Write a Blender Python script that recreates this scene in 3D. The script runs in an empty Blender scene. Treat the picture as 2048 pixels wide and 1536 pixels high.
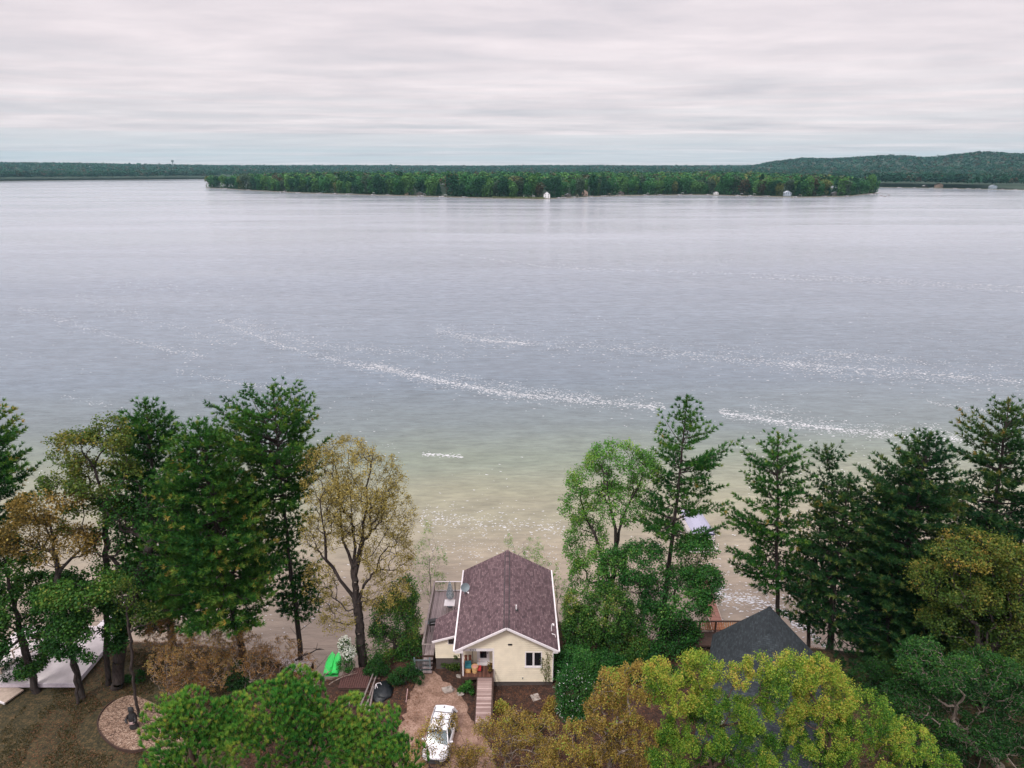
import bpy, math, random
import numpy as np
from mathutils import Vector, Matrix
R = math.radians
sc = bpy.context.scene
COL = sc.collection

# ---------------------------------------------------------------- camera, sky, sun, exposure
CAMZ = 43.0
PITCH = 17.7
FPX = 1365.0
cam_d = bpy.data.cameras.new('camera')
cam_d.sensor_width = 36.0
cam_d.lens = 36.0 * FPX / 2048.0
cam_d.clip_start = 0.5
cam_d.clip_end = 40000
cam = bpy.data.objects.new('camera', cam_d)
cam.location = (0, 0, CAMZ)
cam.rotation_euler = (R(90 - PITCH), 0, 0)
COL.objects.link(cam)
sc.camera = cam
sc.render.engine = 'CYCLES'
sc.cycles.use_denoising = True
sc.cycles.max_bounces = 6
sc.cycles.diffuse_bounces = 3
sc.cycles.glossy_bounces = 2
sc.cycles.transmission_bounces = 3
sc.cycles.transparent_max_bounces = 4
sc.cycles.volume_bounces = 0
sc.cycles.caustics_reflective = False
sc.cycles.caustics_refractive = False
sc.view_settings.view_transform = 'Standard'
sc.view_settings.look = 'None'
sc.view_settings.gamma = 1
sc.view_settings.exposure = 0.5
sc.view_settings.use_curve_mapping = False

SUN_EL, SUN_AZ = 52.0, -150.0      # azimuth measured from +Y towards +X
world = bpy.data.worlds.new('World')
sc.world = world
world.use_nodes = True
wt = world.node_tree
wt.nodes.clear()
def N(t, kind, **kw):
    n = t.nodes.new(kind)
    for k, v in kw.items():
        if k.startswith('i_'):
            key = k[2:]
            n.inputs[int(key) if key.isdigit() else key.replace('_', ' ')].default_value = v
        else:
            setattr(n, k, v)
    return n
def L(t, a, b): t.links.new(a, b)
def ramp(t, fac, stops, interp='LINEAR'):
    n = t.nodes.new('ShaderNodeValToRGB')
    cr = n.color_ramp; cr.interpolation = interp
    while len(cr.elements) < len(stops): cr.elements.new(0.5)
    for e, (p, c) in zip(cr.elements, stops):
        e.position = p; e.color = (c[0], c[1], c[2], 1) if hasattr(c, '__len__') else (c, c, c, 1)
    if fac is not None: L(t, fac, n.inputs[0])
    return n
def mix(t, fac, a, b, blend='MIX'):
    n = t.nodes.new('ShaderNodeMix'); n.data_type = 'RGBA'; n.blend_type = blend
    for s, v in ((n.inputs[0], fac), (n.inputs[6], a), (n.inputs[7], b)):
        if hasattr(v, 'links'): L(t, v, s)
        elif hasattr(v, '__len__'): s.default_value = (v[0], v[1], v[2], 1)
        else: s.default_value = v
    return n.outputs[2]
def mth(t, op, a, b=0.0, c=None, clamp=False):
    n = t.nodes.new('ShaderNodeMath'); n.operation = op; n.use_clamp = clamp
    for s, v in zip(n.inputs, (a, b, c)):
        if v is None: continue
        if hasattr(v, 'links'): L(t, v, s)
        else: s.default_value = v
    return n.outputs[0]
def noise(t, vec, scale, detail=3, rough=0.55, dist=0.0):
    n = N(t, 'ShaderNodeTexNoise', i_Scale=scale, i_Detail=detail, i_Roughness=rough, i_Distortion=dist)
    if vec is not None: L(t, vec, n.inputs['Vector'])
    return n.outputs['Fac']
def mapping(t, vec, scale=(1, 1, 1), rot=(0, 0, 0), loc=(0, 0, 0)):
    n = t.nodes.new('ShaderNodeMapping')
    n.inputs['Scale'].default_value = scale; n.inputs['Rotation'].default_value = rot; n.inputs['Location'].default_value = loc
    L(t, vec, n.inputs[0]); return n.outputs[0]

sky = N(wt, 'ShaderNodeTexSky', sky_type='NISHITA', sun_disc=False)
sky.sun_elevation = R(SUN_EL); sky.sun_rotation = R(SUN_AZ)
sky.air_density = 1.2; sky.dust_density = 2.0
tc = N(wt, 'ShaderNodeTexCoord')
sep = N(wt, 'ShaderNodeSeparateXYZ'); L(wt, tc.outputs['Generated'], sep.inputs[0])
zc = mth(wt, 'MAXIMUM', sep.outputs[2], 0.0)
zd = mth(wt, 'ADD', zc, 0.035)
cx = mth(wt, 'DIVIDE', sep.outputs[0], zd)
cy = mth(wt, 'DIVIDE', sep.outputs[1], zd)
comb = N(wt, 'ShaderNodeCombineXYZ'); L(wt, cx, comb.inputs[0]); L(wt, cy, comb.inputs[1])
m1 = mapping(wt, comb.outputs[0], (0.42, 0.75, 1), (0, 0, R(12)))
n1 = noise(wt, m1, 1.0, 5, 0.55, 0.4)
m2 = mapping(wt, comb.outputs[0], (0.10, 0.42, 1), (0, 0, R(-4)), (3.1, 1.7, 0))
n2 = noise(wt, m2, 1.0, 5, 0.55, 0.3)
n0 = noise(wt, mapping(wt, comb.outputs[0], (1.1, 1.5, 1), (0, 0, R(25)), (7.7, 2.2, 0)), 1.0, 5, 0.6, 0.3)
nn = mth(wt, 'ADD', mth(wt, 'ADD', mth(wt, 'MULTIPLY', n1, 0.5), mth(wt, 'MULTIPLY', n2, 0.28)), mth(wt, 'MULTIPLY', n0, 0.22))
SKYK = 0.93
cl = ramp(wt, nn, [(0.36, (4.9*SKYK, 4.6*SKYK, 5.0*SKYK)), (0.49, (6.4*SKYK, 5.75*SKYK, 6.0*SKYK)), (0.62, (7.9*SKYK, 7.0*SKYK, 7.15*SKYK))])
# teal clear-air bands low over the horizon, seen between the cloud sheets
bandf = ramp(wt, zc, [(0.0, 0.0), (0.004, 0.1), (0.012, 0.9), (0.022, 0.70), (0.05, 0.40), (0.09, 0.20), (0.15, 0.0)])
st = mapping(wt, tc.outputs['Generated'], (1.0, 1.0, 85.0))
n3 = noise(wt, st, 1.6, 3, 0.5, 0.2)
bf = mth(wt, 'MULTIPLY', bandf.outputs[0], ramp(wt, n3, [(0.42, 0.0), (0.60, 1.0)]).outputs[0])
cl2 = mix(wt, bf, cl.outputs[0], (5.45*SKYK, 5.6*SKYK, 5.95*SKYK))
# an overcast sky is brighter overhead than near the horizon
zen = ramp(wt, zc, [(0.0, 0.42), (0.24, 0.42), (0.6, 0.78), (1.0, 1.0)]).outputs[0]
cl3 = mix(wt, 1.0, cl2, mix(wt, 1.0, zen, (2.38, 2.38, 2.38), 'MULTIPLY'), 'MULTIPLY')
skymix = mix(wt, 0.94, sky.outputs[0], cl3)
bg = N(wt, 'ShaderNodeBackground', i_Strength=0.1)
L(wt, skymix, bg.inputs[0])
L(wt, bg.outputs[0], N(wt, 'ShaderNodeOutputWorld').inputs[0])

sun_d = bpy.data.lights.new('sun', 'SUN')
sun_d.energy = 1.5; sun_d.angle = R(11); sun_d.color = (1.0, 0.965, 0.91)
sun = bpy.data.objects.new('sun', sun_d)
sdir = Vector((math.cos(R(SUN_EL)) * math.sin(R(SUN_AZ)), math.cos(R(SUN_EL)) * math.cos(R(SUN_AZ)), math.sin(R(SUN_EL))))
sun.rotation_euler = (-sdir).to_track_quat('-Z', 'Y').to_euler()
sun.location = (0, 0, 120)
COL.objects.link(sun)

# ---------------------------------------------------------------- survey helpers (photo measurements -> metres)
CP, SP = math.cos(R(PITCH)), math.sin(R(PITCH))
def ray(px, py):
    a, b = (px - 1024) / FPX, (py - 768) / FPX
    return a, CP - b * SP, -SP - b * CP
def at_z(px, py, z):
    a, f, d = ray(px, py); t = (z - CAMZ) / d
    return Vector((a * t, f * t, z))
def at_y(px, py, y):
    a, f, d = ray(px, py); t = y / f
    return Vector((a * t, y, CAMZ + d * t))
def sst(a, b, x):
    t = np.clip((x - a) / (b - a), 0, 1); return t * t * (3 - 2 * t)

# ---------------------------------------------------------------- scene helpers
def tag(o, label=None, cat=None, group=None, kind=None):
    if label: o['label'] = label
    if cat: o['category'] = cat
    if group: o['group'] = group
    if kind: o['kind'] = kind
    return o
def empty(name, loc, rz=0.0):
    o = bpy.data.objects.new(name, None); COL.objects.link(o)
    o.location = loc; o.rotation_euler = (0, 0, rz); o.empty_display_size = 0.5
    return o
def link_mesh(name, me, mat=None, parent=None, loc=None):
    o = bpy.data.objects.new(name, me); COL.objects.link(o)
    if mat is not None:
        for m in (mat if isinstance(mat, (list, tuple)) else [mat]): me.materials.append(m)
    if parent is not None: o.parent = parent
    if loc is not None: o.location = loc
    return o
def np_mesh(name, verts, faces, attrs=None, smooth=False, matidx=None, uvs=None):
    """verts (n,3), faces (m,k) with one k"""
    me = bpy.data.meshes.new(name)
    verts = np.asarray(verts, dtype=np.float32); faces = np.asarray(faces, dtype=np.int32)
    m, k = faces.shape
    me.vertices.add(len(verts)); me.vertices.foreach_set('co', verts.ravel())
    me.loops.add(m * k); me.loops.foreach_set('vertex_index', faces.ravel())
    me.polygons.add(m)
    me.polygons.foreach_set('loop_start', np.arange(0, m * k, k, dtype=np.int32))
    me.polygons.foreach_set('loop_total', np.full(m, k, dtype=np.int32))
    if smooth: me.polygons.foreach_set('use_smooth', np.ones(m, dtype=bool))
    if matidx is not None: me.polygons.foreach_set('material_index', np.asarray(matidx, dtype=np.int32))
    me.update(calc_edges=True)
    for an, (dom, arr) in (attrs or {}).items():
        a = me.attributes.new(an, 'FLOAT', dom); a.data.foreach_set('value', np.asarray(arr, dtype=np.float32))
    return me
DEFOFF = None
class MB:
    def __init__(s): s.v = []; s.f = []; s.uv = []
    def add(s, vs, fs, uvs=None):
        b = len(s.v); s.v += [tuple(v) for v in vs]
        for i, f in enumerate(fs):
            s.f.append(tuple(b + j for j in f)); s.uv.append(uvs[i] if uvs else None)
        return s
    def box(s, c, d, rz=0.0, rx=0.0, ry=0.0):
        m = Matrix.Rotation(rz, 3, 'Z') @ Matrix.Rotation(ry, 3, 'Y') @ Matrix.Rotation(rx, 3, 'X')
        vs = [Vector(c) + m @ Vector((x * d[0] / 2, y * d[1] / 2, z * d[2] / 2)) for z in (-1, 1) for y in (-1, 1) for x in (-1, 1)]
        return s.add(vs, [(0, 2, 3, 1), (4, 5, 7, 6), (0, 1, 5, 4), (2, 6, 7, 3), (0, 4, 6, 2), (1, 3, 7, 5)])
    def b2(s, lo, hi): return s.box([(a + b) / 2 for a, b in zip(lo, hi)], [abs(b - a) for a, b in zip(lo, hi)])
    def bar(s, a, b, w, h):
        a, b = Vector(a), Vector(b); d = (b - a); q = d.to_track_quat('Y', 'Z').to_matrix()
        l = d.length; c = (a + b) / 2
        vs = [c + q @ Vector((x * w / 2, y * l / 2, z * h / 2)) for z in (-1, 1) for y in (-1, 1) for x in (-1, 1)]
        return s.add(vs, [(0, 2, 3, 1), (4, 5, 7, 6), (0, 1, 5, 4), (2, 6, 7, 3), (0, 4, 6, 2), (1, 3, 7, 5)])
    def tube(s, pts, rad, n=8, cap=True):
        pts = [Vector(p) for p in pts]
        if not hasattr(rad, '__len__'): rad = [rad] * len(pts)
        b = len(s.v); up = Vector((0.13, 0.21, 1)).normalized()
        for i, p in enumerate(pts):
            d = (pts[min(i + 1, len(pts) - 1)] - pts[max(i - 1, 0)]).normalized()
            u = d.cross(up)
            if u.length < 0.05: u = d.cross(Vector((1, 0, 0)))
            u.normalize(); w = d.cross(u)
            for k in range(n):
                a = 2 * math.pi * k / n
                s.v.append(tuple(p + (u * math.cos(a) + w * math.sin(a)) * rad[i]))
        for i in range(len(pts) - 1):
            for k in range(n):
                k2 = (k + 1) % n
                s.f.append((b + i * n + k, b + i * n + k2, b + (i + 1) * n + k2, b + (i + 1) * n + k)); s.uv.append(None)
        if cap:
            s.f.append(tuple(b + k for k in range(n))); s.uv.append(None)
            e = b + (len(pts) - 1) * n
            s.f.append(tuple(e + n - 1 - k for k in range(n))); s.uv.append(None)
        return s
    def lathe(s, prof, n=16, c=(0, 0, 0), sx=1.0, sy=1.0):
        b = len(s.v)
        for r, z in prof:
            for k in range(n):
                a = 2 * math.pi * k / n
                s.v.append((c[0] + r * sx * math.cos(a), c[1] + r * sy * math.sin(a), c[2] + z))
        for i in range(len(prof) - 1):
            for k in range(n):
                k2 = (k + 1) % n
                s.f.append((b + i * n + k, b + i * n + k2, b + (i + 1) * n + k2, b + (i + 1) * n + k)); s.uv.append(None)
        s.f.append(tuple(b + n - 1 - k for k in range(n))); s.uv.append(None)
        e = b + (len(prof) - 1) * n
        s.f.append(tuple(e + k for k in range(n))); s.uv.append(None)
        return s
    def build(s, name, mat, parent=None, smooth=False, off=None, bevel=0.0):
        if off is None: off = DEFOFF
        me = bpy.data.meshes.new(name)
        vs = s.v if off is None else [(v[0] - off[0], v[1] - off[1], v[2] - off[2]) for v in s.v]
        me.from_pydata(vs, [], s.f); me.update()
        if any(u is not None for u in s.uv):
            ul = me.uv_layers.new(name='UVMap'); i = 0
            for f, u in zip(s.f, s.uv):
                for j in range(len(f)):
                    if u is not None: ul.data[i].uv = u[j]
                    i += 1
        if smooth:
            me.polygons.foreach_set('use_smooth', [True] * len(me.polygons))
        o = link_mesh(name, me, mat, parent)
        if off is not None and parent is None: o.location = off
        if bevel:
            bm = o.modifiers.new('bevel', 'BEVEL'); bm.width = bevel; bm.segments = 2; bm.limit_method = 'ANGLE'
        return o

# ---------------------------------------------------------------- materials
MATS = {}
def new_mat(name):
    m = bpy.data.materials.new(name); m.use_nodes = True
    t = m.node_tree; t.nodes.clear()
    out = N(t, 'ShaderNodeOutputMaterial'); MATS[name] = m
    return m, t, out
def pmat(name, col, rough=0.6, metal=0.0, var=0.12, nscale=6.0, bump=0.0, spec=0.5, alpha=None, coat=0.0):
    m, t, out = new_mat(name)
    p = N(t, 'ShaderNodeBsdfPrincipled', i_Roughness=rough, i_Metallic=metal)
    p.inputs['Specular IOR Level'].default_value = spec
    p.inputs['Coat Weight'].default_value = coat
    co = N(t, 'ShaderNodeTexCoord').outputs['Object']
    n = noise(t, co, nscale, 4, 0.6)
    c1 = tuple(max(0, c * (1 - var)) for c in col); c2 = tuple(min(1, c * (1 + var)) for c in col)
    L(t, ramp(t, n, [(0.3, c1), (0.7, c2)]).outputs[0], p.inputs['Base Color'])
    if bump:
        b = N(t, 'ShaderNodeBump', i_Strength=0.6, i_Distance=bump); L(t, n, b.inputs['Height']); L(t, b.outputs[0], p.inputs['Normal'])
    L(t, p.outputs[0], out.inputs[0]); return m
def leaf_mat(name, stops, trans=0.3, rough=0.5, gloss=0.012):
    trans = trans * 0.75
    m, t, out = new_mat(name)
    a = N(t, 'ShaderNodeAttribute', attribute_name='tone')
    c = ramp(t, a.outputs['Fac'], stops).outputs[0]
    d = N(t, 'ShaderNodeBsdfDiffuse'); tr = N(t, 'ShaderNodeBsdfTranslucent')
    L(t, c, d.inputs[0])
    L(t, mix(t, 1.0, c, (1.25, 1.35, 0.6), 'MULTIPLY'), tr.inputs[0])
    g = N(t, 'ShaderNodeBsdfGlossy', i_Roughness=rough); g.inputs[0].default_value = (0.8, 0.9, 0.85, 1)
    s1 = N(t, 'ShaderNodeMixShader', i_0=trans); L(t, d.outputs[0], s1.inputs[1]); L(t, tr.outputs[0], s1.inputs[2])
    s2 = N(t, 'ShaderNodeMixShader', i_0=gloss); L(t, s1.outputs[0], s2.inputs[1]); L(t, g.outputs[0], s2.inputs[2])
    L(t, s2.outputs[0], out.inputs[0]); return m

def bark_mat(name, c1, c2):
    m, t, out = new_mat(name)
    co = N(t, 'ShaderNodeTexCoord').outputs['Object']
    n = noise(t, mapping(t, co, (9, 9, 1.6)), 1.0, 4, 0.7)
    p = N(t, 'ShaderNodeBsdfPrincipled', i_Roughness=0.9)
    L(t, ramp(t, n, [(0.35, c1), (0.65, c2)]).outputs[0], p.inputs['Base Color'])
    b = N(t, 'ShaderNodeBump', i_Strength=0.8, i_Distance=0.04); L(t, n, b.inputs['Height']); L(t, b.outputs[0], p.inputs['Normal'])
    L(t, p.outputs[0], out.inputs[0]); return m
BARK = bark_mat('bark_dark', (0.012, 0.009, 0.009), (0.06, 0.045, 0.04))
BARK_BROWN = bark_mat('bark_brown', (0.03, 0.018, 0.013), (0.12, 0.075, 0.055))
BARK_PALE = bark_mat('bark_pale', (0.10, 0.075, 0.06), (0.34, 0.28, 0.24))

def shingle_mat(name, cols, mort, sc_=1.0):
    m, t, out = new_mat(name)
    uv = N(t, 'ShaderNodeTexCoord').outputs['UV']
    br = N(t, 'ShaderNodeTexBrick', offset=0.5)
    br.inputs['Scale'].default_value = 1.0
    br.inputs['Brick Width'].default_value = 0.30 * sc_; br.inputs['Row Height'].default_value = 0.145 * sc_
    br.inputs['Mortar Size'].default_value = 0.012; br.inputs['Bias'].default_value = 0.0
    br.inputs['Color1'].default_value = (0, 0, 0, 1); br.inputs['Color2'].default_value = (1, 1, 1, 1); br.inputs['Mortar'].default_value = (0.5, 0.5, 0.5, 1)
    L(t, uv, br.inputs['Vector'])
    n = noise(t, uv, 1.1, 5, 0.6); n2 = noise(t, uv, 22.0, 3, 0.7)
    v = mth(t, 'ADD', mth(t, 'MULTIPLY', br.outputs[0], 0.30), mth(t, 'ADD', mth(t, 'MULTIPLY', n, 0.34), mth(t, 'MULTIPLY', n2, 0.58)))
    c = ramp(t, v, [(0.30, cols[0]), (0.52, cols[1]), (0.70, cols[2]), (0.9, cols[3])]).outputs[0]
    c = mix(t, mth(t, 'MULTIPLY', br.outputs[1], 0.75), c, mort)
    p = N(t, 'ShaderNodeBsdfPrincipled', i_Roughness=0.9); L(t, c, p.inputs['Base Color'])
    b = N(t, 'ShaderNodeBump', i_Strength=0.7, i_Distance=0.015); L(t, v, b.inputs['Height']); L(t, b.outputs[0], p.inputs['Normal'])
    L(t, p.outputs[0], out.inputs[0]); return m
SHINGLE = shingle_mat('brown_shingles', [(0.028, 0.022, 0.026), (0.085, 0.048, 0.055), (0.15, 0.095, 0.105), (0.26, 0.18, 0.18)], (0.02, 0.015, 0.018))
SHINGLE_B = shingle_mat('slate_shingles', [(0.008, 0.012, 0.015), (0.019, 0.027, 0.033), (0.034, 0.045, 0.053), (0.065, 0.082, 0.09)], (0.008, 0.01, 0.013))

SIDING = pmat('cream_siding', (0.74, 0.665, 0.525), 0.55, var=0.09, nscale=1.3)
WHITE = pmat('white_trim', (0.78, 0.74, 0.76), 0.5, var=0.04)
WHITE_R = pmat('white_roof', (0.62, 0.575, 0.58), 0.8, var=0.17, nscale=0.9)
GLASS = pmat('dark_glass', (0.012, 0.013, 0.018), 0.06, var=0.3, spec=0.6)
BLACK = pmat('black_plastic', (0.015, 0.016, 0.018), 0.45)
CONC = pmat('foundation', (0.09, 0.075, 0.07), 0.9, bump=0.01)
STONE = pmat('stone', (0.33, 0.29, 0.26), 0.9, var=0.3, nscale=3, bump=0.05)
METAL = pmat('galvanised', (0.5, 0.5, 0.52), 0.35, 0.8)
GREYM = pmat('grey_metal', (0.16, 0.2, 0.22), 0.5, 0.1)
def plank_mat(name, c1, c2, w=0.14, axis=0, gap=(0.02, 0.012, 0.01)):
    m, t, out = new_mat(name)
    co = N(t, 'ShaderNodeTexCoord').outputs['Object']
    s = N(t, 'ShaderNodeSeparateXYZ'); L(t, co, s.inputs[0])
    q = mth(t, 'DIVIDE', s.outputs[axis], w)
    fr = mth(t, 'FRACT', q); fl = mth(t, 'FLOOR', q)
    wn = N(t, 'ShaderNodeTexWhiteNoise', noise_dimensions='1D'); L(t, fl, wn.inputs['W'])
    g = noise(t, mapping(t, co, (30, 2, 2) if axis == 0 else (2, 30, 2)), 1.0, 3, 0.6)
    big = noise(t, co, 0.9, 3, 0.6)
    v = mth(t, 'ADD', mth(t, 'MULTIPLY', wn.outputs[0], 0.4), mth(t, 'ADD', mth(t, 'MULTIPLY', g, 0.3), mth(t, 'MULTIPLY', big, 0.4)))
    c = ramp(t, v, [(0.3, c1), (0.85, c2)]).outputs[0]
    gp = mth(t, 'LESS_THAN', fr, 0.09)
    c = mix(t, gp, c, gap)
    p = N(t, 'ShaderNodeBsdfPrincipled', i_Roughness=0.8); L(t, c, p.inputs['Base Color'])
    L(t, p.outputs[0], out.inputs[0]); return m
DECKW = plank_mat('weathered_deck', (0.16, 0.125, 0.125), (0.40, 0.33, 0.33), 0.14, 0)
DECKY = plank_mat('ramp_boards', (0.22, 0.14, 0.125), (0.56, 0.43, 0.40), 0.15, 1)
PORCHW = plank_mat('porch_boards', (0.08, 0.03, 0.02), (0.20, 0.09, 0.06), 0.14, 0)
DOCKR = plank_mat('red_dock', (0.20, 0.09, 0.065), (0.36, 0.18, 0.135), 0.15, 1)
DOCKW = plank_mat('white_dock', (0.55, 0.53, 0.56), (0.82, 0.78, 0.82), 0.2, 1, (0.25, 0.22, 0.22))
WOODO = pmat('orange_wood', (0.50, 0.20, 0.07), 0.7, var=0.2, nscale=5)
WOODD = pmat('dark_wood', (0.055, 0.03, 0.022), 0.8, var=0.3, nscale=5)
WOODG = pmat('grey_wood', (0.24, 0.20, 0.19), 0.85, var=0.25, nscale=5)
WOODP = pmat('pale_wood', (0.42, 0.34, 0.28), 0.85, var=0.2, nscale=5)

# leaf palettes (tone 0..1)
PINE = leaf_mat('pine_needles', [(0.0, (0.004, 0.022, 0.010)), (0.28, (0.013, 0.066, 0.017)), (0.50, (0.042, 0.14, 0.024)), (0.70, (0.11, 0.21, 0.032)), (0.86, (0.19, 0.21, 0.04)), (1.0, (0.34, 0.25, 0.06))], 0.2)
PINE_D = leaf_mat('dark_pine_needles', [(0.0, (0.003, 0.016, 0.010)), (0.3, (0.010, 0.046, 0.019)), (0.52, (0.032, 0.090, 0.026)), (0.75, (0.11, 0.15, 0.035)), (1.0, (0.26, 0.17, 0.05))], 0.15)
PINE_N = leaf_mat('near_pine_needles', [(0.0, (0.007, 0.055, 0.02)), (0.25, (0.028, 0.17, 0.042)), (0.50, (0.11, 0.32, 0.055)), (0.78, (0.33, 0.45, 0.08)), (1.0, (0.46, 0.40, 0.10))], 0.25)
OAKB = leaf_mat('budding_oak_leaves', [(0.0, (0.11, 0.095, 0.02)), (0.45, (0.28, 0.225, 0.06)), (0.8, (0.44, 0.355, 0.11)), (1.0, (0.54, 0.45, 0.16))], 0.3)
BRONZE = leaf_mat('bronze_leaves', [(0.0, (0.03, 0.028, 0.008)), (0.3, (0.12, 0.09, 0.022)), (0.55, (0.28, 0.18, 0.045)), (0.75, (0.38, 0.29, 0.06)), (0.9, (0.25, 0.34, 0.05)), (1.0, (0.16, 0.30, 0.04))], 0.3)
TWIGB = leaf_mat('tan_buds', [(0.0, (0.10, 0.055, 0.02)), (0.4, (0.27, 0.14, 0.05)), (0.75, (0.38, 0.25, 0.09)), (1.0, (0.25, 0.27, 0.07))], 0.2)
YELG = leaf_mat('yellow_green_leaves', [(0.0, (0.010, 0.05, 0.006)), (0.25, (0.05, 0.16, 0.016)), (0.50, (0.18, 0.29, 0.030)), (0.72, (0.33, 0.36, 0.05)), (0.90, (0.43, 0.33, 0.065)), (1.0, (0.42, 0.25, 0.06))], 0.35)
GREEN = leaf_mat('green_leaves', [(0.0, (0.006, 0.036, 0.010)), (0.5, (0.026, 0.115, 0.022)), (0.85, (0.085, 0.22, 0.035)), (1.0, (0.22, 0.30, 0.07))], 0.3)
LIME = leaf_mat('light_green_leaves', [(0.0, (0.03, 0.12, 0.022)), (0.5, (0.10, 0.26, 0.04)), (0.8, (0.24, 0.34, 0.06)), (1.0, (0.42, 0.34, 0.10))], 0.35)
OLIVE = leaf_mat('olive_leaves', [(0.0, (0.015, 0.045, 0.010)), (0.5, (0.06, 0.115, 0.02)), (0.8, (0.16, 0.17, 0.03)), (1.0, (0.30, 0.20, 0.045))], 0.3)
DKGRN = leaf_mat('deep_green_leaves', [(0.0, (0.006, 0.028, 0.008)), (0.5, (0.022, 0.085, 0.016)), (0.8, (0.07, 0.17, 0.025)), (1.0, (0.22, 0.24, 0.05))], 0.25)
BLOSSOM = leaf_mat('white_blossom', [(0.0, (0.65, 0.68, 0.66)), (1.0, (0.85, 0.86, 0.85))], 0.3)
# ---------------------------------------------------------------- plant generators
def rdirs(rng, n):
    v = rng.normal(size=(n, 3)); return v / np.linalg.norm(v, axis=1, keepdims=True)
def tubes_np(A, B, ra, rb, n=5):
    """tapered tubes between point arrays"""
    A, B = np.asarray(A, float), np.asarray(B, float)
    d = B - A; l = np.linalg.norm(d, axis=1, keepdims=True); l[l < 1e-6] = 1e-6; d = d / l
    up = np.tile(np.array([[0.31, 0.17, 0.93]]), (len(A), 1))
    u = np.cross(d, up); u /= np.maximum(np.linalg.norm(u, axis=1, keepdims=True), 1e-5); w = np.cross(d, u)
    vs = []
    for P, r in ((A, ra), (B, rb)):
        for k in range(n):
            a = 2 * math.pi * k / n
            vs.append(P + (u * math.cos(a) + w * math.sin(a)) * np.asarray(r)[:, None])
    V = np.stack(vs, 1).reshape(-1, 3)
    base = (np.arange(len(A)) * 2 * n)[:, None]
    F = []
    for k in range(n):
        k2 = (k + 1) % n
        F.append(np.concatenate([base + k, base + k2, base + n + k2, base + n + k], 1))
    return V, np.concatenate(F, 0)
class Acc:
    def __init__(s): s.V = []; s.F = []; s.n = 0
    def add(s, V, F): s.V.append(V); s.F.append(F + s.n); s.n += len(V)
    def get(s): return np.concatenate(s.V), np.concatenate(s.F)
def blades(rng, P, D, k, length, width, tone, spread=0.9, up=0.25, tj=0.1):
    """k needle blades (triangles) at each tuft P pointing around D"""
    n = len(P)
    Pn = np.repeat(P, k, 0); Dn = np.repeat(D, k, 0)
    d = Dn + rdirs(rng, n * k) * spread; d[:, 2] += up
    d /= np.linalg.norm(d, axis=1, keepdims=True)
    s = np.cross(d, rdirs(rng, n * k)); s /= np.maximum(np.linalg.norm(s, axis=1, keepdims=True), 1e-4)
    ln = (length * rng.uniform(0.7, 1.25, n * k))[:, None]
    w = (width * rng.uniform(0.7, 1.3, n * k))[:, None]
    V = np.stack([Pn - s * w / 2, Pn + s * w / 2, Pn + d * ln * 0.55 + s * w * 0.5, Pn + d * ln], 1).reshape(-1, 3)
    F = np.arange(n * k * 4).reshape(-1, 4)[:, [0, 1, 2, 3]]
    T = np.clip(np.repeat(tone, k) + rng.normal(0, tj, n * k), 0, 1)
    return V, F, T
def leaves(rng, P, k, rad, size, tone, tj=0.12, flat=0.35, zs=1.0):
    n = len(P); m = n * k
    off = rdirs(rng, m) * (rad * rng.uniform(0.15, 1.0, m) ** 0.6)[:, None] if np.isscalar(rad) else rdirs(rng, m) * (np.repeat(rad, k) * rng.uniform(0.15, 1, m) ** 0.6)[:, None]
    off[:, 2] *= zs
    C = np.repeat(P, k, 0) + off
    nrm = rdirs(rng, m); nrm[:, 2] = np.abs(nrm[:, 2]) + flat; nrm /= np.linalg.norm(nrm, axis=1, keepdims=True)
    u = np.cross(nrm, rdirs(rng, m)); u /= np.maximum(np.linalg.norm(u, axis=1, keepdims=True), 1e-4); w = np.cross(nrm, u)
    a = (size * rng.uniform(0.6, 1.3, m))[:, None] / 2; b = a * rng.uniform(0.55, 0.85, m)[:, None]
    V = np.stack([C - u * a, C + w * b + nrm * a * 0.2, C + u * a, C - w * b + nrm * a * 0.2], 1).reshape(-1, 3)
    F = np.arange(m * 4).reshape(-1, 4)
    T = np.clip(np.repeat(tone, k) + rng.normal(0, tj, m), 0, 1)
    return V, F, T
def snoise(P, s, seed):
    r = np.random.default_rng(seed); out = 0
    for i in range(5):
        k = r.normal(size=3) / s * (1 + 0.5 * i); out = out + np.sin(P @ k + r.uniform(0, 6.28)) / (1 + 0.4 * i)
    return out / 3.0

def plant(name, label, cat, base, group=None):
    return tag(empty(name, base), label, cat, group)

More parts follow.
